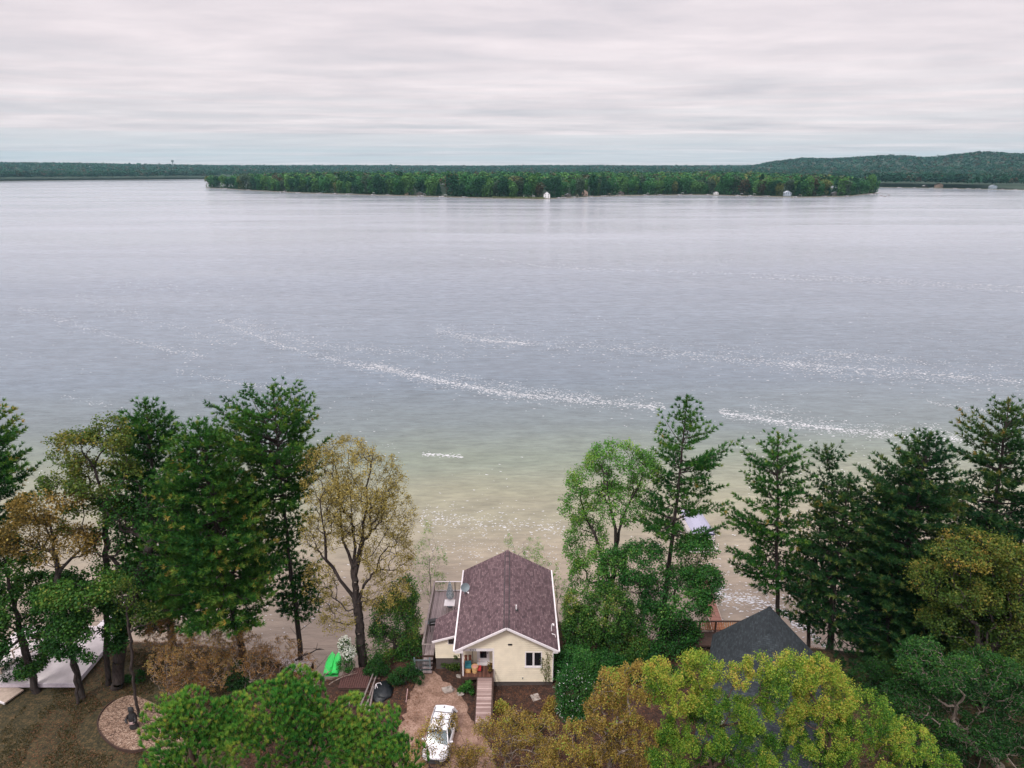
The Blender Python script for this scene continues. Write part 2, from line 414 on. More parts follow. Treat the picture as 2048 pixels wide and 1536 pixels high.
TREE_N = [0]
def conifer(label, axis, prof, r0, mat=PINE, seed=1, dens=1.0, group='tall pines along the bank', tip=0.25, gapn=0.0,
            whorl=0.62, nbr=5, blade=(0.33, 0.055, 17), rise=(0.62, 0.0), tuft=0.26, bark=BARK, dead=0, tone=0.38, name='pine_tree', twigstep=0.22):
    """axis: list of world points base..top; prof: list (z, rleft, rright, rdepth)"""
    rng = np.random.default_rng(seed)
    axis = [np.array(a, float) for a in axis]; base = axis[0]
    root = plant(name, label, 'tree', tuple(base), group)
    az = np.array([a[2] for a in axis]); ax = np.array(axis)
    def pt(z): return np.array([np.interp(z, az, ax[:, 0]), np.interp(z, az, ax[:, 1]), z])
    top = az[-1]; zb = base[2]
    tr = Acc(); zs = np.linspace(zb - 0.3, top - 0.15, 22); P = np.array([pt(max(z, zb)) for z in zs]); P[:, 2] = zs
    P[1:-1, :2] += rng.normal(0, 0.03, (20, 2))
    rr = r0 * (1 - (zs - zb) / (top - zb + 0.2)).clip(0.02, 1) ** 0.8; rr[0] *= 1.35
    tr.add(*tubes_np(P[:-1], P[1:], rr[:-1], rr[1:], 9))
    pz = np.array([p[0] for p in prof]); o = np.argsort(pz); pz = pz[o]
    pl, pr, pd = [np.array([p[i] for p in prof])[o] for i in (1, 2, 3)]
    TP, TD, TT = [], [], []; bA, bB, bra, brb = [], [], [], []
    z = pz[0]; zlo, zhi = pz[0], pz[-1]
    while z < top - 0.1:
        t = (z - zlo) / (top - zlo)
        rl, r_, rd = np.interp(z, pz, pl), np.interp(z, pz, pr), np.interp(z, pz, pd)
        ph = rng.uniform(0, 6.28)
        for b in range(nbr):
            a = ph + 6.283 * b / nbr + rng.normal(0, 0.28)
            c, s = math.cos(a), math.sin(a)
            rx = r_ if c > 0 else rl
            Ln = math.sqrt((rx * c) ** 2 + (rd * s) ** 2) * rng.uniform(0.72, 1.08)
            if rng.random() < gapn: Ln *= rng.uniform(0.25, 0.6)
            if Ln < 0.15: continue
            e = rise[1] + (rise[0] - rise[1]) * t ** 1.6 + rng.normal(0, 0.09)
            m = 7; q = np.linspace(0, 1, m)
            hor = np.array([c, s, 0]); cur = rng.normal(0, 0.12)
            side = np.array([-s, c, 0])
            e_s = e - 0.12; hl = Ln
            o0 = pt(max(zb + 1.0, min(z + rng.uniform(-.2, .2), top - 0.1) - max(0.0, math.tan(e_s) + .16) * hl * 0.85))
            zz = math.tan(e_s) * hl * q + 0.16 * hl * q ** 3 - 0.12 * hl * np.sin(q * 3.14) * (1 - t)
            br = o0 + hor * (hl * q)[:, None] + side * (cur * hl * q ** 2)[:, None]; br[:, 2] += zz
            rb = (0.012 + 0.016 * Ln) * (1 - 0.85 * q)
            bA.append(br[:-1]); bB.append(br[1:]); bra.append(rb[:-1]); brb.append(rb[1:])
            st = 0.16 + 0.14 * rng.random() if Ln > 1.2 else 0.1
            ns = max(2, int(Ln * (1 - st) / twigstep * dens))
            ss = np.linspace(st, 1.0, ns) + rng.normal(0, 0.02, ns); ss = ss.clip(0, 1)
            for i, sp in enumerate(ss):
                p0 = np.array([np.interp(sp, q, br[:, j]) for j in range(3)])
                sgn = 1 if i % 2 else -1
                ll = (0.26 * Ln + 0.18) * (1.15 - sp * 0.8) * rng.uniform(0.6, 1.3) + 0.12
                dd = hor * 0.75 + side * sgn * 0.8; dd[2] = 0.22 + 0.3 * t + rng.normal(0, 0.12)
                if sp > 0.97: dd = hor + np.array([0, 0, 0.5])
                dd /= np.linalg.norm(dd)
                nt = max(1, int(ll / tuft + 0.5))
                tt = np.linspace(0.35, 1.0, nt) if nt > 1 else np.array([0.8])
                pts = p0 + dd * (ll * tt)[:, None]
                TP.append(pts); TD.append(np.tile(dd, (nt, 1)))
                bA.append(p0[None]); bB.append((p0 + dd * ll)[None]); bra.append(np.array([0.012])); brb.append(np.array([0.004]))
                TT.append(np.where(tt > 0.95, 1.0, 0.0) * (sp > 0.6))
        z += whorl * rng.uniform(0.75, 1.25) * (0.8 if t > 0.8 else 1)
    # leader
    zz = np.arange(top - 0.9, top + 0.05, 0.16); TP.append(np.array([pt(min(z, top)) for z in zz])); TD.append(np.tile([0, 0, 1.0], (len(zz), 1))); TT.append(np.ones(len(zz)))
    for k in range(dead):
        zd = zb + (zlo - zb) * (0.35 + 0.6 * rng.random()); a = rng.uniform(0, 6.28); l = rng.uniform(0.8, 2.0)
        p = pt(zd); b2 = p + np.array([math.cos(a) * l, math.sin(a) * l, rng.uniform(-.3, .3)])
        bA.append(p[None]); bB.append(b2[None]); bra.append(np.array([0.03])); brb.append(np.array([0.01]))
    tr.add(*tubes_np(np.concatenate(bA), np.concatenate(bB), np.concatenate(bra), np.concatenate(brb), 3 if r0 < 1 else 4))
    V, F = tr.get()
    link_mesh('trunk', np_mesh('trunk', V - base, F, smooth=True), bark, root)
    P, D, T = np.concatenate(TP), np.concatenate(TD), np.concatenate(TT)
    cl = snoise(P, 1.6, seed + 5); hrel = (P[:, 2] - zlo) / (top - zlo)
    tn = tone + 0.22 * cl + 0.22 * (T * (rng.random(len(T)) < 0.6)) + tip * 1.3 * ((snoise(P, 1.1, seed + 9) > 0.42) * rng.random(len(T)) * (T * 0.6 + 0.25)) + 0.06 * hrel
    V, F, T2 = blades(rng, P, D, blade[2], blade[0], blade[1], tn, tj=0.06)
    link_mesh('crown', np_mesh('crown', V - base, F, {'tone': ('FACE', T2)}), mat, root)
    TREE_N[0] += len(F)
    return root

def grow(rng, trunk, pts, bf=0.35, limbs=()):
    """greedy tree: trunk nodes first, then crown points joined at least cost"""
    nt = len(trunk); seedp = [trunk]; lp = []; k0 = nt
    for lm in limbs:   # main limbs leave the trunk at its nearest node
        j = int(np.argmin(np.linalg.norm(trunk - lm[0], axis=1)))
        for q in range(1, len(lm)): lp.append(j if q == 1 else k0 - 1); k0 += 1
        seedp.append(lm[1:])
    P0 = np.vstack(seedp); n0 = len(P0); P = np.vstack([P0, pts]); n = len(P)
    par = np.full(n, -1); par[1:nt] = np.arange(nt - 1)
    if lp: par[nt:n0] = lp
    pl = np.zeros(n)
    for i in range(1, n0): pl[i] = pl[par[i]] + np.linalg.norm(P[i] - P[par[i]])
    best = np.full(n, 1e9); bp = np.full(n, -1)
    def relax(j, act):
        d = np.linalg.norm(P[act] - P[j], axis=1)
        c = d + bf * (pl[j] + d)
        # branches should rise away from their parent
        c = c + np.maximum(0, P[j, 2] - P[act, 2]) * 0.35
        b = c < best[act]
        ii = act[b]; best[ii] = c[b]; bp[ii] = j
    act = np.arange(n0, n)
    for j in range(max(1, int(nt * 0.45)), n0): relax(j, act)
    order = list(range(n0))
    while len(act):
        k = np.argmin(best[act]); i = act[k]; par[i] = bp[i]
        pl[i] = pl[par[i]] + np.linalg.norm(P[i] - P[par[i]])
        act = np.delete(act, k); order.append(i)
        if len(act): relax(i, act)
    cnt = np.ones(n)
    for i in reversed(order):
        if par[i] >= 0: cnt[par[i]] += cnt[i]
    return P, par, cnt, n0

def broadleaf(label, base, trunk, ells, r0, mat, bark=BARK, seed=1, n=500, lk=12, lrad=0.42, lsize=0.16, group=None, tone=0.45, tvar=0.22,
              shell=0.55, gap=0.0, name='broadleaf_tree', cat='tree', bf=0.6, leafmax=4, stems=None, tz=0.10, twig=0.012, flat=0.35, gaps=1.4, limbs=(), zs=1.0, cj=0.06, needle=None):
    """trunk: world points; ells: (centre, (rx,ry,rz), weight)"""
    rng = np.random.default_rng(seed); n = int(n * 2.0)
    base = np.array(base, float); root = plant(name, label, cat, tuple(base), group)
    W = np.array([e[2] for e in ells], float); W /= W.sum(); pts = []
    for (c, r, w), k in zip(ells, (W * n).astype(int)):
        m = int(k * (1.0 + 2.2 * gap)) + 3
        d = rdirs(rng, m); u = rng.uniform(0, 1, m) ** (1 / 3.0); u = u * (1 - shell) + shell * (0.55 + 0.45 * rng.uniform(0, 1, m) ** 0.5)
        q = np.array(c) + d * u[:, None] * np.array(r) * rng.uniform(0.88, 1.08, m)[:, None]
        if gap > 0:
            s = snoise(q, gaps, seed + 3); q = q[np.argsort(-s)[:k]]
        pts.append(q)
    if needle:   # clumped domes: tufts sit on the skin of many small cushions
        big = np.concatenate(pts); cs = big[rng.permutation(len(big))[:needle[4]]]; o_ = []
        for c_ in cs:
            rr = rng.uniform(.45, .85); d_ = rdirs(rng, int(n / len(cs))); d_[:, 2] = np.abs(d_[:, 2]) * 1.1 - .25; o_.append(c_ + d_ * rr * np.array([1, 1, .8]))
        pts = o_
    pts = np.concatenate(pts); pts = pts[pts[:, 2] > base[2] + 0.1]
    tk = [np.array(t, float) for t in trunk]
    if len(tk) < 2: tk.append(tk[0] + [0, 0, .35])
    tk = np.array(tk)
    k = np.linspace(0, len(tk) - 1, 3 * (len(tk) - 1) + 2); tk = np.stack([np.interp(k, np.arange(len(tk)), tk[:, j]) for j in range(3)], 1)
    tk[0, 2] -= 0.2
    P, par, cnt, n0 = grow(rng, tk, pts, bf, [np.array(l_) for l_ in limbs])
    if stems:
        pass
    i = np.where(par >= 0)[0]; j = par[i]
    Rr = np.maximum(twig, r0 * (cnt / cnt[0]) ** 0.6)
    ra = np.minimum(Rr[j], Rr[i] * 1.35 + 0.01); ra[i < n0] = Rr[j][i < n0]; ra[(i >= len(tk)) & (i < n0)] = np.minimum(Rr[j], Rr[i] * 1.5)[(i >= len(tk)) & (i < n0)]
    # slightly bent twigs
    mid = (P[i] + P[j]) / 2 + rng.normal(0, 0.06, (len(i), 3)) * np.linalg.norm(P[i] - P[j], axis=1, keepdims=True)
    th = cnt[i] > 12; tr = Acc()
    for msk, nn in ((th, 7), (~th, 3)):
        if msk.sum() == 0: continue
        rm = (ra[msk] + Rr[i][msk]) / 2
        tr.add(*tubes_np(P[j][msk], mid[msk], ra[msk], rm, nn)); tr.add(*tubes_np(mid[msk], P[i][msk], rm, Rr[i][msk], nn))
    V, F = tr.get()
    link_mesh('trunk' if cat == 'tree' else 'stem', np_mesh('trunk', V - base, F, smooth=True), bark, root)
    li = i[(cnt[i] <= leafmax) & (i >= n0)]; Q = P[li]
    if lk > 0:
        extra = (P[li] + P[par[li]]) / 2
        Q = np.vstack([Q, extra[rng.random(len(extra)) < 0.5]])
        zr = (Q[:, 2] - Q[:, 2].min()) / max(0.1, np.ptp(Q[:, 2]))
        tn = tone + tvar * snoise(Q, 1.3, seed + 7) + tz * (zr - 0.5)
        tn = tn + rng.normal(0, cj, len(Q))
        if needle: 
            dn = Q - np.array(needle[3]); dn /= np.linalg.norm(dn, axis=1, keepdims=True)
            tn = tn + .3 * (rng.random(len(Q)) < .14)
            V, F, T = blades(rng, Q, dn, needle[0], needle[1], needle[2], tn, spread=.62, up=.75, tj=.05)
        else: V, F, T = leaves(rng, Q, lk, lrad, lsize, tn, flat=flat, zs=zs)
        link_mesh('crown' if cat == 'tree' else 'foliage', np_mesh('crown', V - base, F, {'tone': ('FACE', T)}), mat, root)
        TREE_N[0] += len(F)
    return root

def pxell(px, py, rx, ry, y, w=1.0, dr=0.9):
    """crown lobe measured in the photo -> world ellipsoid at distance y"""
    c = at_y(px, py, y); dep = y * CP + (CAMZ - c.z) * SP; k = dep / FPX
    RX = rx * k; RY = RX * dr; a = math.atan2(CAMZ - c.z, y)
    RT = ry * k
    RZ = math.sqrt(max(RT * RT - (RY * math.sin(a)) ** 2, (0.45 * RT) ** 2)) / math.cos(a)
    return (tuple(c), (RX, RY, RZ), w)
def pxprof(y, rows, ground=5.0):
    """rows: (py, axis px, left px, right px) -> (z, rl, rr, rd)"""
    out = []
    for py, cxp, l, r in rows:
        c = at_y(cxp, py, y); dep = y * CP + (CAMZ - c.z) * SP; k = dep / FPX
        out.append((c.z, (cxp - l) * k, (r - cxp) * k, 0.5 * (r - l) * k))
    return out
def ax_px(y, pts, z0=None):
    o = [at_y(px, py, y) for px, py in pts]
    o.sort(key=lambda v: v.z)
    if z0 is not None: o[0].z = z0
    return o
# ---------------------------------------------------------------- SETTING: land, lake, driveway, lawn
def near_h(x, y):
    """height of the home bank"""
    sh = 53.0 + 5.0 * np.exp(-((x + 1.5) / 8.0) ** 2) + 0.8 * np.sin(x * 0.13) - 0.25 * np.clip(x - 14, 0, 30)*0 
    sh = sh - 3.5 * np.exp(-((x + 15) / 4.5) ** 2) 
    t = sst(sh - 6.5, sh + 1.2, y)
    h = 5.0 * (1 - t) - 1.2 * t
    h = h + 0.05 * np.sin(x * 0.7) * np.cos(y * 0.6) * (1 - t)
    # ground drops down to the boathouse
    cut = sst(-29.0, -31.5, x) * 0
    return h - cut
def shore_front(px):
    return np.interp(px, [380, 413, 500, 600, 750, 950, 1080, 1150, 1230, 1400, 1600, 1700, 1757, 1790],
                     [1640, 1610, 1405, 1245, 1122, 1010, 965, 1020, 1090, 1150, 1105, 1165, 1330, 1400])
def far_h(x, y):
    d = np.hypot(x, y); px = 1024 + 1425 * np.where(y > 1, x / np.maximum(y, 1), 9 * np.sign(x))
    f = shore_front(px)
    ends = np.minimum(px - 413, 1760 - px)
    back = f + 700 * sst(-10, 160, ends)
    s = np.minimum(np.minimum(d - f, back - d), ends * 1.2)
    h1 = np.where(s > 0, 0.8 + 8.0 * sst(40, 420, s), -2.0 * sst(0, 25, -s) + 0.6)
    m = np.interp(px, [-2000, 0, 410, 700, 1500, 1757, 2048, 4000], [2600, 2640, 2680, 2500, 2000, 1700, 1660, 1600])
    s2 = d - m
    rise = 26 * sst(0, 2600, s2)
    hill = np.interp(px, [300, 900, 1400, 1500, 1545, 1600, 1660, 1720, 1770, 1850, 1900, 1955, 2010, 2060, 2400, 3200],
                     [1, 1, 1, 1, 26, 41, 36, 44, 50, 38, 50, 63, 54, 47, 52, 40])
    hill = hill * sst(2600, 3900, d) * (1 - 0.5 * sst(4600, 7000, d))
    hl = np.interp(px, [-400, 0, 150, 300, 420, 700], [14, 16, 14, 7, 3, 0]) * sst(3000, 4600, d)
    h2 = np.where(s2 > 0, 1.0 + rise + hill + hl + 2.0 * np.sin(x * 0.004) * sst(0, 600, s2), -2.0 * sst(0, 25, -s2) + 0.6)
    return np.maximum(h1, h2)
def land_h(x, y):
    return np.where(y < 200, near_h(x, y), far_h(x, y))
def grid(name, xs, ys, hf, mat, kind='structure'):
    X, Y = np.meshgrid(xs, ys); Z = hf(X, Y)
    V = np.stack([X, Y, Z], -1).reshape(-1, 3); nx, ny = len(xs), len(ys)
    i = (np.arange(ny - 1)[:, None] * nx + np.arange(nx - 1)[None]).ravel()
    o = link_mesh(name, np_mesh(name, V, np.stack([i, i + 1, i + nx + 1, i + nx], 1), smooth=True), mat)
    return tag(o, kind=kind)
# bank ground
m, t, out = new_mat('bank_soil')
co = N(t, 'ShaderNodeTexCoord').outputs['Object']
sp = N(t, 'ShaderNodeSeparateXYZ'); L(t, co, sp.inputs[0])
nb = noise(t, co, 0.45, 5, 0.6); nf = noise(t, co, 7.0, 4, 0.7); nm = noise(t, co, 2.2, 4, 0.6)
soil = ramp(t, mth(t, 'ADD', mth(t, 'MULTIPLY', nf, 0.6), mth(t, 'MULTIPLY', nm, 0.4)), [(0.36, (0.014, 0.008, 0.006)), (0.5, (0.045, 0.022, 0.014)), (0.62, (0.11, 0.05, 0.03)), (0.75, (0.26, 0.15, 0.10))]).outputs[0]
grass = ramp(t, mth(t, 'ADD', mth(t, 'MULTIPLY', nf, 0.6), mth(t, 'MULTIPLY', nm, 0.4)), [(0.36, (0.008, 0.010, 0.004)), (0.50, (0.045, 0.038, 0.014)), (0.66, (0.16, 0.10, 0.045))]).outputs[0]
lf = ramp(t, mth(t, 'ADD', sp.outputs[0], mth(t, 'MULTIPLY', nb, 5.0)), [(0.0, 1.0), (1.0, 0.0)])
gm = N(t, 'ShaderNodeMapRange'); gm.inputs['From Min'].default_value = -16.0; gm.inputs['From Max'].default_value = -19.0
L(t, mth(t, 'ADD', sp.outputs[0], mth(t, 'MULTIPLY', nb, 4.0)), gm.inputs['Value'])
rg = N(t, 'ShaderNodeMapRange'); rg.inputs['From Min'].default_value = 12.0; rg.inputs['From Max'].default_value = 18.0
L(t, sp.outputs[0], rg.inputs['Value'])
gmask = mth(t, 'MAXIMUM', gm.outputs[0], rg.outputs[0], clamp=True)
c = mix(t, gmask, soil, grass)
# wet sand near the waterline
ws = N(t, 'ShaderNodeMapRange'); ws.inputs['From Min'].default_value = 1.4; ws.inputs['From Max'].default_value = 0.3
L(t, sp.outputs[2], ws.inputs['Value'])
c = mix(t, ws.outputs[0], c, (0.20, 0.15, 0.12))
p = N(t, 'ShaderNodeBsdfPrincipled', i_Roughness=0.95); L(t, c, p.inputs['Base Color'])
b = N(t, 'ShaderNodeBump', i_Strength=0.9, i_Distance=0.06); L(t, nf, b.inputs['Height']); L(t, b.outputs[0], p.inputs['Normal'])
L(t, p.outputs[0], out.inputs[0]); SOIL = m
m, t, out = new_mat('forest_floor')
p = N(t, 'ShaderNodeBsdfPrincipled', i_Roughness=1.0)
co = N(t, 'ShaderNodeTexCoord').outputs['Object']; sp = N(t, 'ShaderNodeSeparateXYZ'); L(t, co, sp.inputs[0])
fz = N(t, 'ShaderNodeMapRange'); fz.inputs['From Min'].default_value = 0.3; fz.inputs['From Max'].default_value = 0.9; L(t, sp.outputs[2], fz.inputs['Value'])
L(t, mix(t, fz.outputs[0], (0.14, 0.12, 0.09), (0.012, 0.035, 0.016)), p.inputs['Base Color'])
L(t, p.outputs[0], out.inputs[0]); FLOOR = m

grid('ground', np.concatenate([np.linspace(-400, -62, 14), np.linspace(-60, 60, 161), np.linspace(62, 400, 14)]), np.concatenate([np.linspace(-200, 8, 8), np.linspace(10, 64, 109), np.linspace(66, 200, 8)]), near_h, SOIL)
th = np.concatenate([np.linspace(-1.25, -0.8, 12), np.linspace(-0.78, 0.78, 420), np.linspace(0.8, 1.25, 12)])
dd = np.concatenate([[195], np.linspace(880, 1900, 120), np.linspace(1920, 3000, 70), np.linspace(3050, 9500, 70)])
TH, DD = np.meshgrid(th, dd)
X, Y = DD * np.sin(TH), DD * np.cos(TH); Z = far_h(X, Y); Z[0] = -1.2
V = np.stack([X, Y, Z], -1).reshape(-1, 3); nx, ny = len(th), len(dd)
i = (np.arange(ny - 1)[:, None] * nx + np.arange(nx - 1)[None]).ravel()
tag(link_mesh('far_shore_land', np_mesh('far_shore_land', V, np.stack([i, i + 1, i + nx + 1, i + nx], 1), smooth=True), FLOOR), kind='structure')

# lake
m, t, out = new_mat('lake_water')
co = N(t, 'ShaderNodeTexCoord').outputs['Object']
sp = N(t, 'ShaderNodeSeparateXYZ'); L(t, co, sp.inputs[0])
xw = mth(t, 'MULTIPLY', sp.outputs[0], 0.035)
nw = noise(t, mapping(t, co, (0.02, 0.05, 1)), 1.0, 4, 0.6)
yy = mth(t, 'ADD', sp.outputs[1], mth(t, 'MULTIPLY', mth(t, 'SUBTRACT', nw, 0.5), 16.0))
yy = mth(t, 'SUBTRACT', yy, xw)
mr = N(t, 'ShaderNodeMapRange'); mr.inputs['From Min'].default_value = 50.0; mr.inputs['From Max'].default_value = 450.0; L(t, yy, mr.inputs['Value'])
body = ramp(t, mr.outputs[0], [(0.0, (0.25, 0.195, 0.155)), (0.045, (0.275, 0.235, 0.175)), (0.085, (0.235, 0.238, 0.165)), (0.118, (0.165, 0.20, 0.155)), (0.15, (0.125, 0.16, 0.165)), (0.22, (0.12, 0.158, 0.195)), (0.5, (0.185, 0.22, 0.27)), (1.0, (0.31, 0.34, 0.385))]).outputs[0]
pat = noise(t, mapping(t, co, (0.16, 0.34, 1), (0, 0, R(-6))), 1.0, 4, 0.6)
body = mix(t, 1.0, body, ramp(t, pat, [(0.3, 0.84), (0.7, 1.14)]).outputs[0], 'MULTIPLY')
pat2 = noise(t, mapping(t, co, (0.35, 1.3, 1), (0, 0, R(-8))), 1.0, 4, 0.7)
body = mix(t, 1.0, body, ramp(t, pat2, [(0.3, 0.80), (0.7, 1.18)]).outputs[0], 'MULTIPLY')
pat3 = noise(t, mapping(t, co, (0.004, 0.022, 1), (0, 0, R(3)), (4.3, 1.1, 0)), 1.0, 5, 0.65, 0.8)
body = mix(t, 1.0, body, ramp(t, pat3, [(0.36, 0.92), (0.6, 1.05)]).outputs[0], 'MULTIPLY')
w1 = noise(t, mapping(t, co, (0.13, 0.62, 1), (0, 0, R(-8))), 1.0, 3, 0.6, 0.3)
w2 = noise(t, mapping(t, co, (2.2, 4.6, 1), (0, 0, R(6))), 1.0, 3, 0.65)
w3 = noise(t, mapping(t, co, (0.10, 0.30, 1), (0, 0, R(-9))), 1.0, 2, 0.5)
hgt = mth(t, 'ADD', mth(t, 'MULTIPLY', w1, 1.5), mth(t, 'ADD', mth(t, 'MULTIPLY', w2, 0.16), mth(t, 'MULTIPLY', w3, 0.5)))
# wind patches change how ruffled the surface is
wp = noise(t, mapping(t, co, (0.0035, 0.016, 1), (0, 0, R(4))), 1.0, 4, 0.6, 0.5)
stg = ramp(t, wp, [(0.36, 0.28), (0.62, 0.55)]).outputs[0]
b = N(t, 'ShaderNodeBump', i_Distance=0.35); L(t, hgt, b.inputs['Height']); L(t, stg, b.inputs['Strength'])
p = N(t, 'ShaderNodeBsdfPrincipled', i_IOR=1.333)
L(t, ramp(t, wp, [(0.36, 0.10), (0.62, 0.22)]).outputs[0], p.inputs['Roughness'])
L(t, body, p.inputs['Base Color']); L(t, b.outputs[0], p.inputs['Normal'])
L(t, p.outputs[0], out.inputs[0]); WATER = m
V = [(-9000, 44, 0), (9000, 44, 0), (9000, 9400, 0), (-9000, 9400, 0)]
tag(link_mesh('lake', np_mesh('lake', V, [(0, 1, 2, 3)]), WATER), kind='structure')

# foam flecks, drifting in long wind rows
FOAM = pmat('foam', (0.60, 0.62, 0.64), 0.8, var=0.06)
rng = np.random.default_rng(77)
rows = [  # pixels, count, spread (m), size
    ([(40, 615), (90, 630), (250, 680), (410, 714)], 620, 1.8, .38), ([(150, 590), (300, 640), (470, 690)], 420, 3, .36),
    ([(430, 640), (560, 690), (680, 722), (745, 738)], 700, 1.6, .38),
    ([(470, 640), (640, 690), (800, 705), (930, 715)], 800, 3.4, .36),
    ([(740, 730), (880, 762), (1000, 785), (1150, 800), (1330, 815)], 2200, 1.7, .34),
    ([(880, 745), (1020, 772), (1200, 795)], 420, 1.6, .3),
    ([(870, 660), (960, 680), (1090, 690), (1280, 700), (1450, 715), (1640, 740), (1850, 760), (2048, 768)], 2200, 4.5, .38),
    ([(960, 680), (1060, 688)], 160, 1.0, .4), ([(1440, 695), (1650, 712), (1840, 722)], 400, 2.5, .36), ([(1560, 725), (1850, 748), (2060, 765)], 700, 2.0, .36),
    ([(1440, 826), (1600, 850), (1700, 862), (1830, 875), (1930, 880)], 1300, 1.3, .32), ([(1500, 815), (1700, 850), (1900, 862)], 260, 2.0, .3),
    ([(1860, 805), (2060, 835)], 160, 1.0, .3), ([(1620, 700), (1850, 725), (2060, 735)], 260, 3.0, .36),
    ([(920, 510), (1100, 535), (1400, 545), (1700, 555), (2060, 575)], 900, 2.2, .62), ([(1500, 555), (1800, 566), (2060, 585)], 420, 2.0, .6),
    ([(1100, 530), (1500, 520)], 120, 6, .6), ([(200, 560), (500, 600)], 120, 8, .5),
    ([(350, 740), (480, 768), (610, 782)], 260, 0.9, .3), ([(845, 908), (925, 914)], 120, .35, .3), ([(120, 790), (220, 812)], 60, .8, .26),
    ([(840, 1035), (980, 1045), (1130, 1058)], 520, 1.6, .22), ([(860, 1090), (1120, 1110)], 420, 3.0, .16), ([(400, 1120), (620, 1250)], 200, 5.0, .14),
    ([(1430, 1190), (1500, 1200), (1580, 1225)], 460, 1.1, .26), ([(1570, 1230), (1650, 1290)], 260, 1.0, .24), ([(1380, 1130), (1600, 1180)], 240, 3.5, .18),
]
V = []; F = []
def fleck(x, y, s, el):
    k = rng.integers(4, 7); a0 = rng.uniform(-.5, .5) - .12; b0 = len(V); z = 0.012 + 0.02 * rng.random()
    for j in range(k):
        a = 6.283 * j / k; r = s * rng.uniform(0.45, 1.0)
        lx, ly = math.cos(a) * r * el, math.sin(a) * r * 0.55
        V.append((x + lx * math.cos(a0) - ly * math.sin(a0), y + lx * math.sin(a0) + ly * math.cos(a0), z))
    F.append(tuple(range(b0, b0 + k)))
for pts, cnt, spread, sz in rows:
    w = [at_z(px, py, 0) for px, py in pts]
    xs = np.array([v.x for v in w]); ys = np.array([v.y for v in w])
    u = rng.uniform(xs[0], xs[-1], int(cnt * 1.7)); base_y = np.interp(u, xs, ys)
    dens = snoise(np.stack([u, base_y * 0, u * 0], 1), 7.0, 3 + cnt)
    for uu, by, dn in zip(u, base_y, dens):
        if rng.random() > 0.62 + 0.5 * dn: continue
        s = sz * 0.70 * rng.uniform(0.35, 1.1) ** 1.3
        fleck(uu, by + rng.laplace(0, spread * 0.8) , s, rng.uniform(1.0, 1.9))
for k in range(2600):   # scattered whitecaps
    y = 56 + rng.random() ** 1.5 * 150; x = rng.uniform(-0.8, 0.8) * y
    if snoise(np.array([[x, y, 0.0]]), 9.0, 4)[0] < 0.0: continue
    fleck(x, y, rng.uniform(0.05, 0.14) * (0.8 + y / 140), rng.uniform(1, 2))
V = [v for v in V]
me = bpy.data.meshes.new('foam'); me.from_pydata(V, [], F); me.update()
tag(link_mesh('foam', me, FOAM), 'thin lines of white foam flecks drifting across the lake', 'foam', kind='stuff')

# driveway: packed pinkish dirt
m, t, out = new_mat('drive_dirt')
co = N(t, 'ShaderNodeTexCoord').outputs['Object']
nf = noise(t, co, 9.0, 4, 0.75); nm = noise(t, co, 1.2, 4, 0.6)
c = ramp(t, mth(t, 'ADD', mth(t, 'MULTIPLY', nf, 0.55), mth(t, 'MULTIPLY', nm, 0.45)), [(0.34, (0.09, 0.05, 0.032)), (0.48, (0.23, 0.14, 0.10)), (0.64, (0.40, 0.27, 0.21))]).outputs[0]
p = N(t, 'ShaderNodeBsdfPrincipled', i_Roughness=0.95); L(t, c, p.inputs['Base Color'])
b = N(t, 'ShaderNodeBump', i_Strength=0.7, i_Distance=0.03); L(t, nf, b.inputs['Height']); L(t, b.outputs[0], p.inputs['Normal'])
L(t, p.outputs[0], out.inputs[0]); DIRT = m
def sheet(name, outline_px, z, mat, rag=0.2, kind='structure', n=90, label=None, cat=None):
    w = [at_z(a, b_, z) for a, b_ in outline_px]; c = sum(w, Vector()) / len(w)
    pts = []; r = random.Random(5)
    for a, b_ in zip(w, w[1:] + w[:1]):
        k = max(1, int((b_ - a).length / 0.35))
        for q in range(k):
            p_ = a.lerp(b_, q / k); d = (p_ - c).normalized(); pts.append(p_ + d * r.uniform(-rag, rag))
    V = [(p_.x, p_.y, float(near_h(np.float64(p_.x), np.float64(p_.y))) + 0.035) for p_ in pts]
    me = bpy.data.meshes.new(name); me.from_pydata(V, [], [tuple(range(len(V)))]); me.update()
    return tag(link_mesh(name, me, mat), label, cat, kind=kind)
sheet('driveway', [(838, 1348), (868, 1346), (905, 1375), (930, 1400), (945, 1440), (985, 1500), (1000, 1620), (740, 1620), (790, 1500), (805, 1440), (822, 1390)], 5.0, DIRT)
# ---------------------------------------------------------------- MAIN HOUSE
GZ = 5.0
HX0, HX1, RX = -3.80, 3.10, -0.41          # wall left / right, ridge x
RY0, RY1, WY0, WY1 = 42.40, 53.0, 42.9, 52.6
EZ, RZ_ = 8.62, 10.66                       # eave edge height, ridge height
EXL, EXR = -4.28, 3.46
house = tag(empty('house', (0, 42.9, GZ)), 'small cream-sided house with a brown shingled gable roof between the trees', 'house')
HO = (0, 42.9, GZ)
DEFOFF = HO
def uvquad(mb, vs, uvs, th=0.09):
    """thin roof slab with uv on its top face"""
    vs = [Vector(v) for v in vs]; lo = [v - Vector((0, 0, th)) for v in vs]; n = len(vs)
    fs = [tuple(range(n)), tuple(reversed(range(n, 2 * n)))] + [(i, i + n, (i + 1) % n + n, (i + 1) % n) for i in range(n)]
    mb.add(vs + lo, fs, [uvs, uvs] + [[(0, 0)] * 4] * n)
roof = MB()
sl = math.hypot(RX - EXL, RZ_ - EZ)
